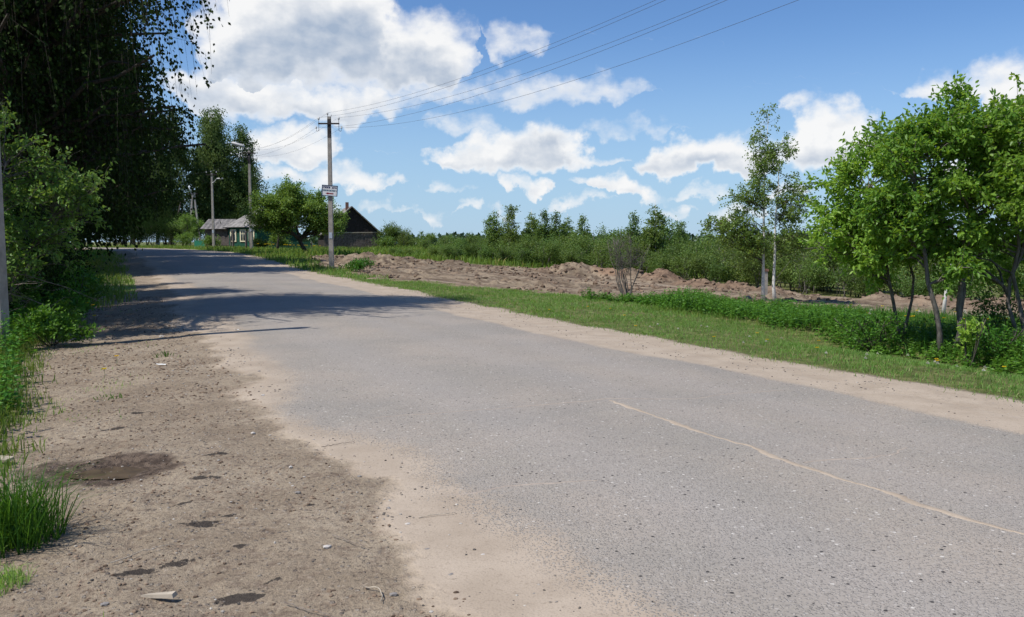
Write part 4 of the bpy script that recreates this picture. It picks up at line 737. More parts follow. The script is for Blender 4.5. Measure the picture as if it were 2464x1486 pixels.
# ---- far forest: one mass ----
def forest():
    g = np.random.default_rng(19); mb = MB()
    for k in range(1500):
        y = g.uniform(330, 1050); x = g.uniform(-.26, .62) * y; z0 = float(base_h(np.array(x), np.array(y), np.array(x * .9 + .45 * y))); h = min(22, max(8, 1.6 + y * g.uniform(-.0055, .0025) + 2. * vn1(x * .02) - z0)); con = g.random() < .35; nb = 46
        f = g.random(nb) ** .8; rad = (2.0 if con else 3.0) * ((1 - f) * 1.05 + .05 if con else np.sqrt(np.clip(1 - (f - .35) ** 2 / .45, .02, 1))); a = g.uniform(0, 6.28, nb); P = np.column_stack([x + np.cos(a) * rad, y + np.sin(a) * rad, z0 + h * (.18 + .82 * f)])
        add_leaves(mb, g, P, unit(rand_dir(g, nb) + np.array([0, 0, .3])), 2.2, 1.7, .5)
    return tag(mb.build('far_forest', M['leaf_far']), 'distant dark green forest along the horizon beyond the thicket', 'forest', kind='stuff')
def vn1(x): return float(vnoise(np.array([x]), np.array([.5]), 3)[0])
forest()
# ==================== grass and weeds ====================
def blades(mb, g, X, Y, hh, wd, lean=.45, z=None):
    n = len(X); Z = hgt(X, Y) - .01 if z is None else z; a = g.uniform(0, 2 * math.pi, n); h = hh * g.uniform(.5, 1.3, n); w = wd * g.uniform(.7, 1.3, n); b = g.uniform(0, 2 * math.pi, n); ln = h * lean * g.random(n) * 1.6
    B = np.column_stack([X, Y, Z]); sx = np.column_stack([np.cos(a), np.sin(a), a * 0]) * (w / 2)[:, None]; dv = np.column_stack([np.cos(b), np.sin(b), b * 0])
    mid = B + dv * (ln * .35)[:, None] + np.array([0, 0, 1]) * (h * .6)[:, None]; tip = B + dv * ln[:, None] + np.array([0, 0, 1]) * (h * np.clip(1 - .25 * ln / h, .2, 1))[:, None]
    V = np.stack([B - sx, B + sx, mid + sx * .75, mid - sx * .75, tip], 1).reshape(-1, 3); i = np.arange(n)[:, None] * 5; r = g.random(n)
    k = mb.n; mb.add(V, i + np.array([0, 1, 2, 3]), r); mb.f.append(i + np.array([3, 2, 4]) + k); mb.r.append(r)
def scatter_st(g, n, s0, s1, t0, t1, dens):
    """points on the verge, denser where dens(s, t, x, y) is high"""
    s = s0 + (s1 - s0) * g.random(n) ; t = t0 + (t1 - t0) * g.random(n); x, y = st2xy(s, t); k = g.random(n) < dens(s, t, x, y); return x[k], y[k], s[k], t[k]
def verge():
    g = np.random.default_rng(23)
    clr = lambda x, y: poly_dist(x, y, CLEAR) < .3 + (fbm(x * .7, y * .7, 51, 4) - .5) * -1.6
    mb = MB()   # mown strip
    d = lambda s, t, x, y: sstep(-.25, .7, t - grass_edge(s)) * (.35 + .65 * sstep(.35, .6, fbm(x * 1.3, y * 1.3, 61, 3))) * clr(x, y)
    x, y, s, t = scatter_st(g, 70000, 16, 33, 3.3, 7.6, d); blades(mb, g, x, y, .055 + .03 * fbm(x * .8, y * .8, 62, 2), .008, .9)
    x, y, s, t = scatter_st(g, 45000, 33, 52, 3.3, 8.5, d); blades(mb, g, x, y, .08, .013, .8)
    x, y, s, t = scatter_st(g, 26000, 52, 105, 3.3, 8.5, d); blades(mb, g, x, y, .16, .03, .7)
    tag(mb.build('mown_grass', M['drygrass']), 'short mown yellow-green grass along the sandy road edge', 'grass', kind='stuff')
    mb = MB()   # taller grass behind it
    inw = lambda x, y: poly_dist(x, y, WEEDS) < .2
    d2 = lambda s, t, x, y: sstep(7.0, 8.2, t + (fbm(x, y, 63, 3) - .5) * 1.5) * clr(x, y) * (.4 + .6 * fbm(x * .6, y * .6, 64, 3)) * inw(x, y)
    x, y, s, t = scatter_st(g, 60000, 18, 36, 6, 17, d2); blades(mb, g, x, y, .17, .011, .5)
    x, y, s, t = scatter_st(g, 42000, 58, 125, 3.8, 40, lambda s, t, x, y: clr(x, y) * (.3 + .7 * fbm(x * .2, y * .2, 65, 3))); blades(mb, g, x, y, .36, .05, .5)
    x = g.uniform(-14, 30, 30000); y = g.uniform(55, 110, 30000); k = clr(x, y); blades(mb, g, x[k], y[k], .5, .07, .5)
    tag(mb.build('tall_grass', M['grass']), 'taller green grass between the verge, the houses and the thicket', 'grass', kind='stuff')
WEEDS = [(1.9, 24.6), (3.0, 22.6), (4.3, 19.4), (5.1, 17.2), (5.9, 15.9), (7.4, 16.6), (8.2, 19.5), (7.9, 22.6), (6.2, 23.6), (4.2, 24.8)]
def nettles(name, seed, X, Y, h, label, leafm='leaf_nettle', leaf=(.085, .045), per=13):
    g = np.random.default_rng(seed); mb = MB(); n = len(X); hh = h * g.uniform(.65, 1.2, n); Z = hgt(X, Y); B = np.column_stack([X, Y, Z]); ln = g.normal(size=(n, 3)) * .12 * hh[:, None]; ln[:, 2] = 0; T = B + np.array([0, 0, 1]) * hh[:, None] + ln
    add_twigs(mb, B, (B + T) / 2, T, .004, .002)
    u = g.uniform(.15, 1.02, (n, per))[..., None]; P = (B[:, None] * (1 - u) + T[:, None] * u).reshape(-1, 3); a = g.uniform(0, 6.28, n * per); ax = unit(np.column_stack([np.cos(a), np.sin(a), g.uniform(-.5, .25, n * per)])); s = (1.1 - .45 * u.reshape(-1))
    add_leaves(mb, g, P, ax, leaf[0] * s, leaf[1] * s, 1.4); return tag(mb.build(name, M[leafm]), label, 'weeds', kind='stuff')
verge()
g = np.random.default_rng(24); x = g.uniform(1.5, 9, 9000); y = g.uniform(15.5, 25.2, 9000); k = (poly_dist(x, y, WEEDS) + (fbm(x * .9, y * .9, 71, 3) - .5) * 1.6) > .1; x, y = x[k], y[k]; 
nettles('nettle_patch', 25, x[:3000], y[:3000], .10 + .75 * np.clip(fbm(x[:3000] * .7, y[:3000] * .7, 72, 3) - .18, 0, 1), 'lush dark green nettle patch around the bare shrub on the verge')
# left-hand weeds: a strip outside the bare dirt
def left_side():
    g = np.random.default_rng(26); mb = MB()
    d = lambda s, t, x, y: sstep(.1, -.35, t - left_edge(s)) * (.35 + .65 * sstep(.3, .6, fbm(x * .9, y * .9, 74, 3)))
    x, y, s, t = scatter_st(g, 60000, 20, 40, -8, -4.3, d); blades(mb, g, x, y, .12 + .22 * sstep(0, 1.2, left_edge(s) - t), .010, .6)
    x, y, s, t = scatter_st(g, 22000, 40, 100, -11, -3.6, lambda s, t, x, y: sstep(.2, -.3, t - left_edge(s) - .8) * .8); blades(mb, g, x, y, .28, .025, .6)
    tag(mb.build('roadside_grass', M['grass']), 'ragged green grass along the bare dirt under the trees', 'grass', kind='stuff')
    x, y, s, t = scatter_st(g, 15000, 23.5, 52, -10.5, -5.2, lambda s, t, x, y: sstep(.0, -.8, t - left_edge(s)) * (.15 + .85 * sstep(.35, .6, fbm(x * .7, y * .7, 75, 3))))
    nettles('roadside_weeds', 27, x, y, .35 + .45 * fbm(x * .5, y * .5, 76, 3), 'waist-high green weeds below the left bushes', leaf=(.09, .045), per=12)
    # thin tufts creeping over the dirt
    mb = MB(); x, y, s, t = scatter_st(g, 9000, 21, 50, -5.3, -3.4, lambda s, t, x, y: sstep(.62, .75, fbm(x * 1.7, y * 1.7, 77, 3)) * sstep(-3.3, -4.6, t)); blades(mb, g, x, y, .05, .007, .8)
    x, y, s, t = scatter_st(g, 6000, 46, 56, -6.2, -3.9, lambda s, t, x, y: .9 + 0 * s); blades(mb, g, x, y, .07, .016, .8)
    tag(mb.build('sparse_grass', M['drygrass']), 'sparse short grass creeping over the bare dirt shoulder', 'grass', kind='stuff')
left_side()
# the big tuft at lower left
g = np.random.default_rng(28); mb = MB(); n = 750; a = g.uniform(0, 6.28, n); r = .30 * g.random(n) ** .8; x = -2.86 + np.cos(a) * r * .9; y = 4.85 + np.sin(a) * r; z = hgt(x, y) - .01
blades(mb, g, x, y, .42 * (1.15 - r), .007, .75, z); tag(mb.build('grass_tuft', M['lushgrass']), 'tall bright green grass tuft in the lower left corner', 'grass')
g = np.random.default_rng(29); mb = MB(); n = 500; a = g.uniform(0, 6.28, n); r = .22 * np.sqrt(g.random(n)); x = -2.62 + np.cos(a) * r; y = 4.22 + np.sin(a) * r * .7; blades(mb, g, x, y, .1, .005, .8); tag(mb.build('grass_tuft', M['drygrass']), 'small yellowish moss and grass cushion below the tall tuft', 'grass')
for i, (px, py, h, lb) in enumerate([(-4.95, 12.3, .10, 'lone little grass tuft standing on the bare dirt shoulder'), (-4.3, 9.2, .07, 'flat broad-leaved plantain tuft on the dirt beside the weeds')]):
    mb = MB(); n = 26; a = g.uniform(0, 6.28, n); r = .1 * np.sqrt(g.random(n)); x = px + np.cos(a) * r * 1.6; y = py + np.sin(a) * r; blades(mb, g, x, y, h, .012, .9); tag(mb.build('grass_tuft', M['lushgrass']), lb, 'grass')

# rank growth at the feet of the cherries and in the ditch
g = np.random.default_rng(241); x = g.uniform(5.6, 11, 2600); y = g.uniform(11.5, 16.2, 2600); _, t = road_st(x, y); k = (t > 6.6 + (fbm(x * 1.1, y * 1.1, 73, 3) - .5) * 1.4) & (g.random(2600) < .75); x, y = x[k], y[k]
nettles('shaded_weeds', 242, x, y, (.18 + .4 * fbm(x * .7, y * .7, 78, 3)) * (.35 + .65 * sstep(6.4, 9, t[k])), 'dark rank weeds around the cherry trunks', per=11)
mb = MB(); x = g.uniform(6, 14, 14000); y = g.uniform(11, 24, 14000); _, t = road_st(x, y); k = (t > 7.2) & (poly_dist(x, y, CLEAR) < .1) & (poly_dist(x, y, WEEDS) < .2); blades(mb, g, x[k], y[k], .30, .010, .55); tag(mb.build('meadow_grass', M['lushgrass']), 'knee-high lush grass behind the mown strip under the cherries', 'grass', kind='stuff')

e0 = bush('edge_bush', 260, (-10.0, 19.2), .95, .75, 'bark', 'leaf_nettle', 'low dense bush along the shaded dirt edge below the birches', 'bush', 'low bushes along the shaded dirt edge', limbs=40, twigs=8, leaves=12, leaf=(.085, .05), tw=False)
for i, (x, y, sc) in enumerate([(-10.7, 20.6, 1.1), (-11.4, 22.2, .95), (-12.2, 23.8, 1.1), (-13.0, 25.4, 1.0), (-13.9, 27.0, 1.1), (-8.9, 17.3, .8), (-8.1, 15.4, .7), (-7.4, 13.9, .7), (-15.4, 29.6, .9), (-9.6, 18.2, .9)]): copy_tree(e0, (x, y, H(x, y) - .03), i * 1.9, sc)
# ==================== poles and wires ====================
def insulator(o, p, par_name='hook', side=1):
    """a bent steel hook that carries a porcelain insulator"""
    p = V3(*p); hk = MB().tube([p + V3(0, 0, .0), p + V3(side * .09, 0, -.03), p + V3(side * .13, 0, .03), p + V3(side * .13, 0, .12)], .011, 5).build('hook', M['steel'], o)
    q = p + V3(side * .13, 0, .10); MB().tube([q, q + V3(0, 0, .03), q + V3(0, 0, .05), q + V3(0, 0, .09), q + V3(0, 0, .12)], [.035, .045, .028, .04, .02], 8).build('insulator', M['porcelain'], hk, True)
def shaft(o, h, b=.165, t=.112, mat='concrete', lean=(0, 0), name='shaft', base=(0, 0, -.4)):
    z = np.linspace(base[2], h, 8); f = ((z - base[2]) / (h - base[2]))[:, None]; P = np.column_stack([np.full(8, base[0]), np.full(8, base[1]), z]) + f * V3(lean[0], lean[1], 0)
    return MB().tube(P, np.linspace(b, t, 8), 4, True, rot=math.pi / 4).build(name, M[mat], o)
def mark(o, z, w, hgt_, mat='paleblue', y=-.122): MB().box((0, y, z), (w, .004, hgt_)).build('paint_mark', M[mat], o)
def line_pole(loc, h, label, rz=0., arm_z=-.35, name='utility_pole', lower=True, band=True, markz=1.7):
    o = empty(name, (loc[0], loc[1], H(*loc)), rz); shaft(o, h)
    if band: MB().tube([(0, 0, h - 1.05), (0, 0, h - .12)], [.121, .1165], 4, False, rot=math.pi / 4).build('tarred_band', M['tar'], o)
    MB().box((0, -.105, h + arm_z), (1.05, .07, .07)).build('crossarm', M['steel'], o)
    for sx in (-1, 1):
        MB().tube([(sx * .5, -.105, h + arm_z), (sx * .5, -.105, h + arm_z + .22)], .012, 5).build('pin', M['steel'], o)
        MB().tube([(sx * .5, -.105, h + arm_z + .2), (sx * .5, -.105, h + arm_z + .25), (sx * .5, -.105, h + arm_z + .32)], [.045, .05, .025], 8).build('insulator', M['porcelain'], o, True)
        if lower: insulator(o, (sx * .5, -.105, h + arm_z - .35), side=sx); MB().tube([(sx * .5, -.105, h + arm_z), (sx * .5, -.105, h + arm_z - .36)], .012, 5).build('drop_rod', M['steel'], o)
    MB().tube([(-.05, 0, h - .05), (-.08, 0, h + .12)], .012, 5).build('pin', M['steel'], o); MB().tube([(-.08, 0, h + .1), (-.08, 0, h + .16), (-.08, 0, h + .22)], [.04, .05, .02], 8).build('insulator', M['porcelain'], o, True)
    MB().tube([(.07, 0, h - .05), (.12, 0, h + .1)], .012, 5).build('pin', M['steel'], o)
    if markz: mark(o, markz, .16, .3)
    return tag(o, label, 'pole')
P1 = (-9.13, 44.2); P2 = (-21.0, 70.5); P3 = (-30.0, 88.0); P0 = (8.3, 9.8)
h1p, h2p, h3p, h0p = 7.6, 8.0, 7.5, 7.4
o1 = line_pole(P1, h1p, 'tall square concrete utility pole carrying the white arrow sign')
o0 = line_pole(P0, h0p, 'concrete utility pole beside the verge, outside the picture')
# street lamp pole
o = line_pole(P2, h2p, 'concrete utility pole with a long grey street lamp head', arm_z=-.2, lower=False, name='street_lamp')
MB().tube([(-.08, -.1, h2p - .9), (-.25, -.12, h2p + .05), (-.5, -.12, h2p + .35)], .025, 6).build('lamp_arm', M['steel'], o)
lh = MB(); pts = np.array([(-.32, -.12, h2p + .3), (-.5, -.12, h2p + .36), (-.85, -.12, h2p + .47), (-1.25, -.12, h2p + .60), (-1.36, -.12, h2p + .63)]); lh.tube(pts, [.07, .12, .13, .11, .04], 8); lh.build('lamp_head', M['lampshell'], o, True)
MB().tube(pts[2:4] + V3(0, 0, -.06), [.1, .08], 8).build('lamp_glass', M['lampglass'], o)
o = line_pole(P3, h3p, 'concrete utility pole with curved bracket beside the green fence', arm_z=-.15, lower=False, band=False)
MB().tube([(0, -.1, h3p - 1.0), (.25, -.1, h3p - .85), (.5, -.1, h3p - .55), (.65, -.1, h3p - .5)], .03, 6).build('bracket', M['lampshell'], o); MB().tube([(.55, -.1, h3p - .52), (.9, -.1, h3p - .55), (1.15, -.1, h3p - .52)], [.05, .1, .06], 8).build('lamp_head', M['lampshell'], o, True)
# A-frame
P4 = (-42.4, 115.); z4 = H(*P4); o = empty('a_frame_pole', (P4[0], P4[1], z4)); shaft(o, 7.1, .2, .13, lean=(.6, 0), name='leg'); shaft(o, 7.1, .18, .12, lean=(-.75, 0), name='leg', base=(1.5, .1, -.4))
MB().box((.65, -.12, 6.9), (1.3, .09, .08)).build('crossarm', M['steel'], o); MB().tube([(.55, -.1, 7.0), (.35, -.15, 7.5)], .03, 6).build('lamp_arm', M['steel'], o); MB().tube([(.5, -.15, 7.2), (.42, -.15, 7.45), (.3, -.15, 7.75), (.22, -.15, 7.95)], [.06, .13, .16, .06], 8).build('lamp_head', M['lampglass'], o, True)
for k in range(3): insulator(o, (.35 + .25 * k, -.15, 6.2 + .25 * k), side=1 if k else -1)
mb = MB().box((.13, -.21, 1.45), (.2, .004, 1.3)); mb.build('paint_mark', M['paleblue'], o); tag(o, 'A-frame concrete pole of two legs with a white lamp on top', 'pole')
P5 = (-47.0, 125.); o = empty('strutted_pole', (P5[0], P5[1], H(*P5))); shaft(o, 6.6, .14, .1, 'oldwood', name='shaft'); shaft(o, 6.3, .15, .11, 'oldwood', (1.95, 0), 'strut', (-2.0, -.2, -.4)); MB().box((0, -.1, 6.5), (1.1, .08, .08)).build('crossarm', M['steel'], o); insulator(o, (-.4, -.1, 6.5)); insulator(o, (.4, -.1, 6.5)); tag(o, 'dark wooden pole with a long leaning strut at the road bend', 'pole')
# the pole whose edge enters at the left
PL = (-7.87, 13.3); o = empty('utility_pole', (PL[0], PL[1], H(*PL))); shaft(o, 6.9, .165, .125, 'concrete'); MB().box((0, -.11, 6.55), (.5, .06, .06)).build('crossarm', M['steel'], o)
for sx in (-1, 1): insulator(o, (sx * .2, -.11, 6.6), side=sx)
tag(o, 'grey concrete pole cut by the left picture edge, casting the thin shadow', 'pole')
def wire(a, b, sag, label, group):
    a = V3(*a); b = V3(*b); t = np.linspace(0, 1, 26)[:, None]; P = a + (b - a) * t; P[:, 2] -= sag * 4 * (t * (1 - t))[:, 0]; return tag(MB().tube(P, .0042, 4, False).build('power_line', M['wire']), label, 'wire', group)
def ends(P, h, arm=-.35): z = H(*P); return [(P[0] - .08, P[1], z + h + .2), (P[0] - .5, P[1] - .1, z + h + arm + .3), (P[0] + .5, P[1] - .1, z + h + arm + .3), (P[0] - .63, P[1] - .1, z + h + arm - .2), (P[0] + .63, P[1] - .1, z + h + arm - .2)]
for k, (a, b) in enumerate(zip(ends(P1, h1p), ends(P0, h0p))): wire(a, b, .75 + .05 * k, 'thin power line wire crossing the sky from the sign pole to upper right', 'wires over the road verge')
for a, b in zip(ends(P1, h1p), ends(P2, h2p, -.2)): wire(a, b, .5, 'thin power line wire between the sign pole and the street lamp pole', 'wires to the street lamp')
for a, b in zip(ends(P2, h2p, -.2)[:3], ends(P3, h3p, -.15)[:3]): wire(a, b, .4, 'thin power line wire between the lamp pole and the bracket pole', 'wires before the birch grove')
for k in range(3): a = ends(P3, h3p, -.15)[k]; wire(a, (P4[0] + .4 + .25 * k, P4[1], z4 + 6.9 - .2 * k), .5, 'thin power line wire between the bracket pole and the A-frame pole', 'wires to the A-frame pole')
wire(ends(P3, h3p, -.15)[1], (-62, 108, 6.4), .4, 'thin power line wire running left from the bracket pole into the birches', 'wire into the birches')
wire((P4[0] + .5, P4[1], z4 + 6.6), (P5[0] + .3, P5[1], H(*P5) + 6.6), .4, 'thin power line wire between the A-frame pole and the strutted pole', 'wire at the bend')
# ---- arrow sign ----
def arrow_sign():
    z = H(*P1) + 3.93; o = empty('arrow_sign', (P1[0] + .0, P1[1] - .165, z)); o.rotation_euler = (0, R(4.5), 0)
    w, h = .80, .54; b = MB().box((0, 0, 0), (w, .012, h)).build('board', M['white'], o)
    MB().box((0, -.012, h / 2 - .015), (w, .012, .03)).box((0, -.012, -h / 2 + .015), (w, .012, .03)).box((-w / 2 + .018, -.012, 0), (.036, .012, h - .062)).box((w / 2 - .018, -.012, 0), (.036, .012, h - .062)).build('frame', M['blue'], o)
    g = np.random.default_rng(31)
    def glyphs(name, x0, x1, zc, hh, n, mat, st):
        mb = MB(); cw = (x1 - x0) / n
        for i in range(n):
            cx = x0 + cw * (i + .5); lw = cw * .78
            mb.box((cx, -.0085, zc + hh / 2 - st / 2), (lw, .005, st)); k = g.integers(3)
            for sx in ((-1, 1), (-1,), (0, 1))[k]: mb.box((cx + sx * (lw / 2 - st / 2), -.0085, zc - st / 2), (st, .005, hh - st))
            if k == 1: mb.box((cx, -.0087, zc - hh / 2 + st / 2), (lw * .55, .005, st))
        mb.build(name, M[mat], b)
    glyphs('lettering', -.33, .02, .155, .085, 7, 'ink', .02); glyphs('lettering', .10, .34, .145, .085, 4, 'ink', .022); glyphs('lettering', -.33, .34, .005, .075, 12, 'teal', .014)
    P = [(-.2, -.14), (-.06, -.085), (-.06, -.115), (.2, -.115), (.2, -.172), (-.06, -.172), (-.06, -.2)]; mb = MB(); n = len(P); V = [(x, -.0085, zz) for x, zz in P] + [(x, -.006, zz) for x, zz in P]
    mb.add(V, [(0, 1, 2), (0, 2, 5), (0, 5, 6)]); mb.f.append(np.array([(2, 3, 4, 5)])); mb.r.append(np.array([.5])); mb.build('arrow', M['red'], b)
    MB().box((0, .09, .15), (.05, .17, .04)).build('bracket', M['steel'], o); return tag(o, 'small tilted white sign with dark lettering and a red left arrow', 'sign')
arrow_sign()
# marker post and concrete post
x, y = -16.3, 30.8; z = H(x, y); o = empty('marker_post', (x, y, z)); MB().tube([(0, 0, -.2), (0, 0, .62)], .055, 8).build('lower_band', M['black'], o, True); MB().tube([(0, 0, .62), (0, 0, 1.08)], .055, 8, False).build('white_band', M['white'], o, True); MB().tube([(0, 0, 1.08), (0, 0, 1.2), (0, 0, 1.24)], [.055, .055, .02], 8).build('cap', M['black'], o, True); tag(o, 'white marker post with black foot in the weeds under the birches', 'post')
x, y = 9.35, 32.2; o = empty('concrete_post', (x, y, H(x, y))); shaft(o, .95, .11, .10); MB().box((0, 0, .99), (.2, .2, .08)).build('cap', M['brick'], o); tag(o, 'short square concrete post behind the two-stemmed birch', 'post')
# ==================== buildings ====================
def barn():
    x, y = -17.0, 93.; o = empty('wooden_barn', (x, y, H(x, y) - .05), .3); w, d, e, rg = 5.9, 7., 1.75, 4.45
    g = np.random.default_rng(41); mb = MB(); n = 38                                     # lower wall boards
    for i in range(n): bx = -w / 2 + w * (i + .5) / n; mb.box((bx, g.uniform(-.02, .02), e / 2 + g.uniform(-.03, .0)), (w / n * .93, .04, e), rnd=g.random())
    mb.box((0, .04, e / 2), (w - .1, .03, e)); mb.build('board_wall', M['oldwood'], o)
    MB().box((-w / 2 + .05, d / 2, e / 2), (.08, d - .1, e)).box((w / 2 - .05, d / 2, e / 2), (.08, d - .1, e)).box((0, d, e / 2), (w, .08, e)).build('side_wall', M['tarboard'], o)
    mb = MB(); n = 30
    for i in range(n):
        a = -w / 2 + w * i / n + .01; b = -w / 2 + w * (i + 1) / n - .01; za = e + (rg - e) * (1 - abs(a) / (w / 2)); zb = e + (rg - e) * (1 - abs(b) / (w / 2)); yy = -.03 + g.uniform(-.012, .012)
        mb.add([(a, yy, e), (b, yy, e), (b, yy, max(zb, e + .01)), (a, yy, max(za, e + .01)), (a, yy + .05, e), (b, yy + .05, e), (b, yy + .05, max(zb, e + .01)), (a, yy + .05, max(za, e + .01))], [(0, 1, 2, 3), (5, 4, 7, 6), (0, 4, 5, 1), (3, 2, 6, 7), (0, 3, 7, 4), (1, 5, 6, 2)])
    mb.add([(-w / 2 + .05, .03, e - .02), (w / 2 - .05, .03, e - .02), (0, .03, rg - .03), (-w / 2 + .05, .05, e - .02), (w / 2 - .05, .05, e - .02), (0, .05, rg - .03)], [(0, 1, 2), (5, 4, 3)]); mb.build('gable', M['tarboard'], o); MB().box((.1, -.09, e + .02), (w - .2, .05, .09), tilt=(0, R(-.8), 0)).build('trim_board', M['palewood'], o)
    for sx in (-1, 1):
        mb = MB(); L = math.hypot(w / 2 + .35, (rg - e) * (1 + .35 / (w / 2))); n = 9
        rr = [(0, rg + .08), (sx * (w / 2 + .35), e - (rg - e) * .35 / (w / 2) + .08)]; A = V3(rr[0][0], -.35, rr[0][1]); B = V3(rr[1][0], -.35, rr[1][1]); D = V3(0, d + .7, 0); nn = V3(sx * (rg - e), 0, w / 2); nn /= np.linalg.norm(nn)
        rf = MB(); rf.add([A, B, B + D, A + D, A + nn * -.06, B + nn * -.06, B + D + nn * -.06, A + D + nn * -.06], [(0, 1, 2, 3), (7, 6, 5, 4), (0, 4, 5, 1), (1, 5, 6, 2), (2, 6, 7, 3), (3, 7, 4, 0)]); roof = rf.build('roof', M['slate'], o)
        for r_ in range(3):
            for c_ in range(7):
                f0, f1 = r_ / 3, (r_ + 1) / 3 - .01; g0, g1 = c_ / 7, (c_ + 1) / 7 - .006; up = nn * (.012 + .01 * (2 - r_) * 0 + g.uniform(0, .012)); Q = lambda f, q: A + (B - A) * f + D * q + up
                sh = MB(); sh.add([Q(f0, g0), Q(f1, g0), Q(f1, g1), Q(f0, g1)] + [v + nn * .02 for v in (Q(f0, g0), Q(f1, g0), Q(f1, g1), Q(f0, g1))], [(3, 2, 1, 0), (4, 5, 6, 7), (0, 1, 5, 4), (1, 2, 6, 5), (2, 3, 7, 6), (3, 0, 4, 7)]); sh.build('roof_sheet', M['slate'], roof)
    MB().box((-.35, 1.0, rg + .1), (.32, .32, .9)).build('chimney', M['brick'], o); return tag(o, 'black tarred wooden barn with its gable facing the road', 'barn')
barn()
def window(o, c, rz, w=.75, h=1.05):
    f = empty('window', c, rz); f.parent = o; 
    f2 = MB().box((0, -.03, 0), (w, .03, h)).build('pane', M['pane'], f)
    for i, (cx, cz, sx, sz) in enumerate([(0, h / 2 + .06, w + .3, .13), (0, -h / 2 - .05, w + .3, .11), (-w / 2 - .07, 0, .15, h), (w / 2 + .07, 0, .15, h)]): MB().box((cx, -.05, cz), (sx, .06, sz)).build('casing', M['cream'], f)
    MB().box((0, -.055, 0), (.05, .04, h)).box((0, -.058, h * .18), (w, .04, .05)).build('glazing_bar', M['cream'], f)
def house():
    x, y = -26.3, 92.5; rz = R(-38); o = empty('green_house', (x, y, H(x, y) - .05), rz); w, d, e, rg = 4.9, 4.9, 2.3, 4.35; g = np.random.default_rng(42)
    for k, (cx, cy, sx, sy) in enumerate([(0, -d / 2, w, .1), (-w / 2, 0, .1, d), (0, d / 2, w, .1), (w / 2, 0, .1, d)]):
        wl = MB().box((cx, cy, e / 2), (sx, sy, e)).build('wall', M['greenpaint'], o)
        mb = MB()
        for i in range(13): zc = .12 + i * .185; off = .065; mb.box((cx + (-off if sx < 1 and cx < 0 else off if sx < 1 else 0), cy + (-off if sy < 1 and cy < 0 else off if sy < 1 else 0), zc), (sx if sx > 1 else .03, sy if sy > 1 else .03, .165), rnd=g.random())
        mb.build('cladding', M['greenpaint'], wl)
    ov = .45; zb = e - .05; C = [V3(-w / 2 - ov, -d / 2 - ov, zb), V3(w / 2 + ov, -d / 2 - ov, zb), V3(w / 2 + ov, d / 2 + ov, zb), V3(-w / 2 - ov, d / 2 + ov, zb)]; T = [V3(-.5, 0, rg), V3(.5, 0, rg)]
    rf = MB(); V = C + T; rf.add(V, [(0, 1, 5, 4), (2, 3, 4, 5)]); rf.f.append(np.array([(1, 2, 5), (3, 0, 4)])); rf.r.append(np.array([.5, .5])); rf.f.append(np.array([(3, 2, 1, 0)])); rf.r.append(np.array([.5])); roof = rf.build('roof', M['slate'], o)
    for (a, b, c, dd) in ((C[0], C[1], T[1], T[0]), (C[3], C[0], T[0], T[0])):
        n = np.cross(b - a, dd - a); n /= np.linalg.norm(n)
        for r_ in range(4):
            for c_ in range(7):
                f0, f1 = r_ / 4, (r_ + 1) / 4; q0, q1 = c_ / 7, (c_ + 1) / 7; Q = lambda f, q: (a + (b - a) * q) * (1 - f) + (dd + (c - dd) * q) * f + n * (.015 + .015 * (1 - (f - f0) / .25)); P = [Q(f0, q0 + .004), Q(f0, q1 - .004), Q(f1, q1 - .004), Q(f1, q0 + .004)]; sh = MB(); sh.add(P + [v + n * .015 for v in P], [(3, 2, 1, 0), (4, 5, 6, 7), (0, 1, 5, 4), (1, 2, 6, 5), (2, 3, 7, 6), (3, 0, 4, 7)]); sh.build('roof_sheet', M['slate'], roof)
    for cx in (-1.5, .2, 1.6): window(o, (cx, -d / 2 - .09, 1.4), 0)
    for cy in (-1.2, .8): window(o, (-w / 2 - .09, cy, 1.4), -math.pi / 2)
    MB().box((.6, .5, rg - .1), (.45, .45, 1.0)).build('chimney', M['brick'], roof); return tag(o, 'small green wooden house with grey hipped slate roof', 'house')
house()
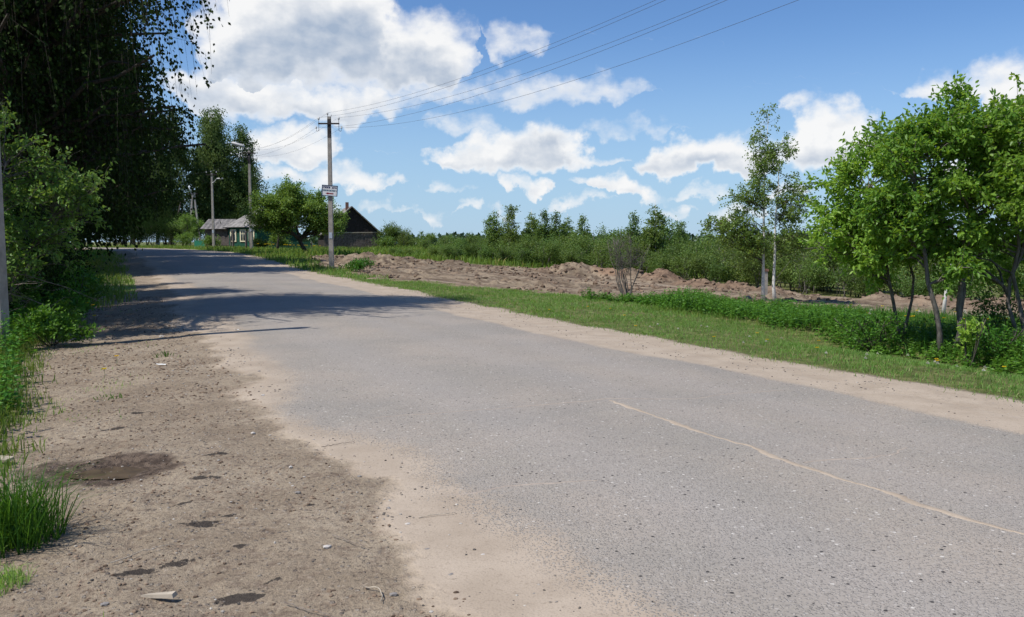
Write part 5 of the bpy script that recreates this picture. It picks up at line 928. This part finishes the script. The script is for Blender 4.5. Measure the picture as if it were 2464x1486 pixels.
def shed():
    x, y = -31.0, 94.; o = empty('wooden_shed', (x, y, H(x, y) - .05), R(-6)); w, d, e, rg = 2.5, 3.4, 2.1, 3.15; g = np.random.default_rng(43); mb = MB()
    for i in range(14): mb.box((0, -d / 2 + g.uniform(-.01, .01), .1 + i * .15), (w, .06, .14), rnd=g.random())
    mb.build('board_wall', M['oldwood'], o); MB().box((-w / 2 + .06, .05, e / 2), (.08, d - .2, e)).box((w / 2 - .06, .05, e / 2), (.08, d - .2, e)).box((0, d / 2, e / 2), (w, .08, e)).build('side_wall', M['oldwood'], o); MB().box((-.5, -d / 2 - .06, 1.0), (.95, .06, 1.8)).build('door', M['oldwood'], o)
    rf = MB(); A = V3(-w / 2 - .3, -d / 2 - .4, e - .05); B = V3(w / 2 + .3, -d / 2 - .4, e - .05); Cc = V3(w / 2 + .3, 0, rg); D = V3(-w / 2 - .3, 0, rg); E = V3(w / 2 + .3, d / 2 + .4, e - .05); F = V3(-w / 2 - .3, d / 2 + .4, e - .05); rf.add([A, B, Cc, D, E, F], [(0, 1, 2, 3), (3, 2, 4, 5)]); roof = rf.build('roof', M['oldwood'], o); n = unit(np.cross(B - A, D - A))
    for r_ in range(2):
        for c_ in range(6):
            f0, f1 = r_ / 2 - .03 * (r_ == 0) * g.random(), (r_ + 1) / 2 - .04; q0, q1 = c_ / 6, (c_ + 1) / 6; Q = lambda f, q: A + (B - A) * q + (D - A) * f; k = 9; sh = MB(); V = []
            for j in range(k):
                q = q0 + (q1 - q0) * j / (k - 1)
                for f in (f0, f1): V.append(Q(f, q) + n * (.04 + .025 * math.sin(j * math.pi * .9) + .02 * (1 - r_) + g.uniform(0, .01)))
            sh.add(V, [(2 * j, 2 * j + 2, 2 * j + 3, 2 * j + 1) for j in range(k - 1)]); sh.build('roof_sheet', M['slate'], roof)
    MB().box((0, -.62, rg - .38), (w + .2, .05, .10), tilt=(R(30), 0, 0)).build('batten', M['white'], roof); return tag(o, 'low shed with broken grey slate roof beside the green house', 'shed')
shed()
def panel_fence(name, a, b, h, mat, label, pw=.11, gap=.02, uneven=.03, seed=1, posts=4):
    a = np.array(a, float); b = np.array(b, float); L = np.hypot(*(b - a)); rz = math.atan2(b[1] - a[1], b[0] - a[0]); o = empty(name, (a[0], a[1], H(*a) - .03), rz); g = np.random.default_rng(seed); n = int(L / (pw + gap))
    me = None
    for i in range(n):
        if me is None: me = MB().box((0, 0, h / 2), (pw, .022, h)).mesh('board', M[mat])
        c = bpy.data.objects.new('board', me); COL.objects.link(c); c.parent = o; c.location = ((i + .5) * (pw + gap), g.uniform(-.008, .008), 0); c.scale = (1, 1, 1 + g.uniform(-uneven, uneven)); c.rotation_euler = (0, g.uniform(-.02, .02), 0)
    for z in (.25, .8): MB().box((L / 2, .035, h * z), (L, .04, .07)).build('rail', M['oldwood'], o)
    for i in range(posts): MB().box((L * i / (posts - 1), .09, h * .5), (.1, .1, h * 1.05)).build('post', M['oldwood'], o)
    return tag(o, label, 'fence')
panel_fence('board_fence', (-33.4, 92.0), (-32.1, 91.7), .85, 'greenmetal', 'short bright green fence beside the bracket pole', .2, .004, .0, 3)
panel_fence('board_fence', (-31.6, 90.6), (-28.9, 89.8), 1.25, 'oldwood', 'dark weathered picket fence in front of the shed', .1, .05, .12, 4, 3)
panel_fence('board_fence', (-23.2, 84.5), (-19.5, 85.2), .8, 'greenpaint', 'green picket fence behind the apple tree', .1, .04, .04, 5, 5)
for (x, y, h, lb) in [(-27.6, 86.6, 1.9, 'dark weathered gatepost left of the street lamp'), (-26.2, 86.2, 1.75, 'dark weathered gatepost just beside the street lamp')]:
    z = H(x, y); tag(MB().tube([(0, 0, -.2), (.02, 0, h * .5), (0, 0, h - .06), (0, 0, h)], [.12, .11, .11, .07], 7).build('gatepost', M['oldwood']), lb, 'post').location = (x, y, z)
panel_fence('board_fence', (-61.5, 103.5), (-58.2, 104.5), 1.2, 'palewood', 'short pale broken fence glimpsed under the birches at the bend', .12, .09, .2, 6, 3)
# ==================== small things on the ground ====================
def pebble_mesh(seed, mat):
    bm = bmesh.new(); bmesh.ops.create_icosphere(bm, subdivisions=1, radius=1); g = np.random.default_rng(seed)
    for v in bm.verts: v.co *= g.uniform(.72, 1.15); v.co.z *= .62
    me = bpy.data.meshes.new('pebble'); bm.to_mesh(me); bm.free(); me.materials.append(M[mat]); return me
pm = [pebble_mesh(k, 'stone' if k < 3 else 'lightstone') for k in range(5)]
g = np.random.default_rng(44)
SPOTS = [(-1.05, 5.9, .02), (-.75, 5.2, .018), (-1.2, 7.6, .022), (-2.2, 7.3, .022), (-1.0, 4.6, .02), (-.45, 4.5, .016), (-.3, 4.15, .017), (-.55, 3.95, .02), (-1.6, 6.2, .02), (-.6, 4.9, .018), (-2.0, 8.3, .02), (.1, 3.9, .014), (-1.4, 5.6, .018), (-2.6, 9.0, .025), (-.15, 4.4, .014), (-1.9, 3.95, .016), (-.9, 3.75, .016), (-3.1, 10.6, .025)]
for i, (x, y, r) in enumerate(SPOTS):
    o = bpy.data.objects.new('pebble', pm[i % 5]); COL.objects.link(o); o.location = (x, y, H(x, y) + r * .35); o.scale = (r * g.uniform(.8, 1.4), r * g.uniform(.8, 1.2), r); o.rotation_euler = (0, 0, g.uniform(0, 6)); tag(o, 'small rounded pebble lying loose on the dirt shoulder', 'pebble', 'pebbles on the dirt shoulder')
def gravel():
    g = np.random.default_rng(45); bm = bmesh.new(); bmesh.ops.create_icosphere(bm, subdivisions=1, radius=1); V0 = np.array([v.co[:] for v in bm.verts]); F0 = np.array([[v.index for v in f.verts] for f in bm.faces]); bm.free()
    for nm, mat, n, r0, lab in (('gravel', 'stone', 9000, .0042, 'fine gravel strewn over the dirt shoulder and road edge'), ('soil_clods', 'clod', 11000, .0056, 'crumbled brown soil clods on the dirt shoulder')):
        s = 18 + 26 * g.random(n) ** 1.5; t = np.where(g.random(n) < (.8 if nm == 'gravel' else 1.), g.uniform(-5.2, -2.5 if nm == 'gravel' else -3.0, n), g.uniform(2.6, 4.2, n)); x, y = st2xy(s, t); keep = (fbm(x * 1.6, y * 1.6, 81 if nm == 'gravel' else 82, 3) > .42); x, y = x[keep], y[keep]; m = len(x); r = r0 * g.uniform(.45, 1.9, m) ** 1.3 * np.where(y > 9, 1.4, 1.); _, t = road_st(x, y)
        z = hgt(x, y) + np.where(np.abs(t) < 3.05, .008, 0) + r * .15; sc = np.stack([r * g.uniform(.7, 1.4, m), r * g.uniform(.7, 1.4, m), r * g.uniform(.4, .8, m)], 1); a = g.uniform(0, 6.28, m); ca, sa = np.cos(a)[:, None], np.sin(a)[:, None]
        P = V0[None] * sc[:, None] * g.uniform(.8, 1.2, (m, len(V0), 1)); P = np.stack([P[..., 0] * ca - P[..., 1] * sa, P[..., 0] * sa + P[..., 1] * ca, P[..., 2]], -1) + np.stack([x, y, z], -1)[:, None]
        mb = MB(); mb.add(P.reshape(-1, 3), (F0[None] + np.arange(m)[:, None, None] * len(V0)).reshape(-1, 3), np.repeat(g.random(m), len(F0))); tag(mb.build(nm, M[mat]), lab, 'gravel', kind='stuff')
mt, G = material('gravel_stone'); r = G.attr('rnd').outputs['Fac']; cr = G.new('ShaderNodeValToRGB'); G.L.new(r, cr.inputs[0]); e = cr.color_ramp.elements; e[0].color = (.06, .055, .05, 1); e[1].color = (.5, .46, .4, 1); e.new(.55).color = (.22, .19, .16, 1); G.out(G.bsdf(cr.outputs[0], .9, .2)); M['stone_r'] = mt
mt, G = material('soil_clod'); r = G.attr('rnd').outputs['Fac']; G.out(G.bsdf(G.mix(r, (.10, .07, .05), (.30, .22, .155)), .95, .1)); M['clod'] = mt
_s = M['stone']; M['stone'] = M['stone_r']; gravel(); M['stone'] = _s
# clods on the graded soil
def field_clods():
    g = np.random.default_rng(46); bm = bmesh.new(); bmesh.ops.create_icosphere(bm, subdivisions=1, radius=1); V0 = np.array([v.co[:] for v in bm.verts]); F0 = np.array([[v.index for v in f.verts] for f in bm.faces]); bm.free()
    x = g.uniform(-13, 22, 9000); y = g.uniform(22, 62, 9000); k = (poly_dist(x, y, CLEAR) > .3) & (fbm(x * .4, y * .4, 83, 3) > .47); x, y = x[k][:2600], y[k][:2600]
    for px, py, r, h, rd in PILES[:12]: m = int(26 * r); x = np.concatenate([x, px + g.normal(size=m) * r * .6]); y = np.concatenate([y, py + g.normal(size=m) * r * .6])
    dg = bpy.context.evaluated_depsgraph_get(); bv = BVHTree.FromObject(CLEARO, dg); z = np.array([(lambda hit: hit[0].z if hit[0] else -99)(bv.ray_cast(Vector((a, b, 20)), Vector((0, 0, -1)))) for a, b in zip(x, y)]); k = z > -50; x, y, z = x[k], y[k], z[k]; m = len(x); r = .05 * g.uniform(.4, 1.6, m) ** 1.6
    P = V0[None] * r[:, None, None] * g.uniform(.6, 1.3, (m, len(V0), 1)) * np.array([1.2, 1.2, .8]) + np.stack([x, y, z + r * .2], -1)[:, None]; mb = MB(); mb.add(P.reshape(-1, 3), (F0[None] + np.arange(m)[:, None, None] * len(V0)).reshape(-1, 3), np.repeat(g.random(m) * .8, len(F0))); tag(mb.build('soil_lumps', M['clod']), 'brown soil lumps scattered over the graded clearing', 'soil', kind='stuff')
from mathutils.bvhtree import BVHTree
field_clods()
# wood chip, board, twigs, scraps
x, y = -1.68, 4.02; o = MB(); o.add([(-.085, -.012, 0), (.085, -.02, 0), (.09, .018, 0), (-.05, .02, 0), (-.08, -.008, .014), (.08, -.015, .02), (.085, .012, .022), (-.045, .012, .012)], [(3, 2, 1, 0), (4, 5, 6, 7), (0, 1, 5, 4), (1, 2, 6, 5), (2, 3, 7, 6), (3, 0, 4, 7)]); q = tag(o.build('wood_splinter', M['palewood']), 'flat bleached splinter of wood on the dirt in the lower left', 'wood'); q.location = (x, y, H(x, y) + .014); q.rotation_euler = (.1, -.06, -.12)
x, y = -4.1, 6.62; o = MB().box((0, 0, .012), (.5, .09, .022)); q = tag(o.build('wood_board', M['palewood']), 'end of a pale board behind the tall grass tuft', 'board'); q.location = (x, y, H(x, y) + .04); q.rotation_euler = (.05, .05, -.15)
def twig(pts, r, label, mat='deadwood'):
    P = np.array([(a, b, H(a, b) + .014 + c) for a, b, c in pts]); t = np.linspace(0, 1, 14); s = np.linspace(0, 1, len(P)); P = np.stack([np.interp(t, s, P[:, k]) for k in range(3)], 1) + np.random.default_rng(int(abs(pts[0][0]) * 100)).normal(size=(14, 3)) * .003; return tag(MB().tube(P, np.linspace(r, r * .5, 14), 5).build('twig', M[mat]), label, 'twig')
twig([(-.70, 4.03, 0), (-.62, 3.98, .01), (-.6, 3.9, 0), (-.6, 3.86, 0)], .0035, 'curved pale straw lying near the bottom edge', 'palewood')
twig([(-1.0, 4.75, 0), (-.85, 4.6, .01), (-.78, 4.55, 0)], .003, 'thin dark twig on the dirt right of the mud patches')
twig([(-1.5, 6.75, 0), (-1.35, 6.8, .01), (-1.25, 6.86, 0)], .003, 'thin dark twig lying across the sandy road edge')
twig([(-.55, 5.0, 0), (-.4, 5.03, .005), (-.33, 5.05, 0)], .003, 'short straw on the sandy road edge', 'palewood')
twig([(-2.1, 4.45, 0), (-1.95, 4.62, .01), (-1.86, 4.7, 0)], .003, 'long thin straw beside the mud patches', 'palewood')
twig([(-1.05, 3.9, 0), (-.9, 3.8, .01), (-.75, 3.72, 0)], .003, 'thin bent twig on the dirt at the bottom edge')
for (x, y, sx, sy, lb) in [(-4.85, 15.3, .07, .04, 'white paper scrap on the dirt near the pole shadow'), (-4.6, 11.35, .13, .04, 'crumpled white litter strip on the dirt shoulder'), (-5.9, 14.6, .06, .05, 'white paper scrap at the grass edge near the pole shadow')]:
    gg = np.random.default_rng(int(abs(x * 100))); mb = MB(); k = 5; V = [((i / (k - 1) - .5) * sx, (j / (k - 1) - .5) * sy, gg.uniform(0, .02)) for j in range(k) for i in range(k)]; mb.add(V, [(j * k + i, j * k + i + 1, (j + 1) * k + i + 1, (j + 1) * k + i) for j in range(k - 1) for i in range(k - 1)]); q = tag(mb.build('paper_scrap', M['litter']), lb, 'litter'); q.location = (x, y, H(x, y) + .012)
# dandelions
def flower(kind):
    mb = MB(); g = np.random.default_rng(50 + kind)
    if kind == 0:
        n = 26; a = np.linspace(0, 6.28, n); 
        add_leaves(mb, g, np.column_stack([np.cos(a) * .002, np.sin(a) * .002, np.full(n, .0)]), unit(np.column_stack([np.cos(a), np.sin(a), g.uniform(.1, .9, n)])), .02, .008, 1.)
    else: add_leaves(mb, g, np.zeros((34, 3)), rand_dir(g, 34), .021, .009, .2)
    return mb.mesh('flower_head', M['dandelion' if kind == 0 else 'seedhead'])
fm = [flower(0), flower(1)]; stm = MB().tube([(0, 0, 0), (.008, .004, .5), (0, 0, 1.)], [.0028, .0025, .002], 4, False).mesh('stalk', M['lushgrass'])
def dandelion(x, y, h, kind, sc=1.0):
    o = empty('dandelion', (x, y, H(x, y)))
    s = bpy.data.objects.new('stalk', stm); COL.objects.link(s); s.parent = o; s.scale = (1, 1, h)
    f = bpy.data.objects.new('flower_head', fm[kind]); COL.objects.link(f); f.parent = o; f.location = (0, 0, h); f.scale = (sc,) * 3
    tag(o, ('yellow dandelion flower on its stalk in the verge grass', 'white dandelion seed head on its stalk in the verge grass')[kind], 'flower', ('yellow dandelions', 'dandelion seed heads')[kind])
g = np.random.default_rng(51)
for k in range(34): s = g.uniform(20, 31); t = g.uniform(4.2, 6.6); x, y = st2xy(s, t); dandelion(float(x), float(y), g.uniform(.06, .11), 1, 1.15)
for k in range(34): x = g.uniform(7.5, 12); y = g.uniform(17, 22); dandelion(x, y, g.uniform(.2, .32), 0 if k % 3 else 1, 1.7)
for k in range(14): s = g.uniform(24, 36); x, y = st2xy(s, g.uniform(4.3, 6.4)); dandelion(float(x), float(y), g.uniform(.08, .14), 0, 1.3)
for x, y in [(-5.3, 11.6), (-5.0, 10.6), (-8.0, 16.6), (-7.4, 15.4), (-8.6, 17.6), (-14.6, 29.2), (-14.2, 29.9), (-15.1, 31.0)]: dandelion(x, y, g.uniform(.3, .6) if x < -6 else .12, 0, 1.6)
for k in range(40): x = -17.2 + g.normal() * 1.2; y = 66 + g.normal() * 1.2; dandelion(x, y, .6, 0, 4.) if k < 24 else None

for sd, (x, y, hh, rr, lb) in enumerate([(-24.6, 85.2, 1.1, .9, 'low dark bush at the gateposts beside the street lamp'), (-22.2, 83.5, 1.5, 1.1, 'leafy bush in front of the green house windows'), (-30.4, 89.2, 1.3, 1.0, 'green bush climbing before the shed wall'), (-35.2, 93.5, 1.6, 1.3, 'green bush behind the short bright green fence'), (-12.6, 88.5, 1.6, 1.2, 'bright green bush at the right corner of the black barn')]):
    bush('garden_bush', 200 + sd, (x, y), hh, rr, 'bark', 'leaf_apple' if sd else 'leaf_shade_dark', lb, limbs=34, twigs=7, leaves=11, leaf=(.12, .08), tw=False)
bush('verge_bush', 210, (-7.0, 41.6), .55, .75, 'bark', 'leaf_nettle', 'small leafy bush on the dirt beside the sign pole', limbs=26, twigs=7, leaves=11, leaf=(.09, .05), tw=False)
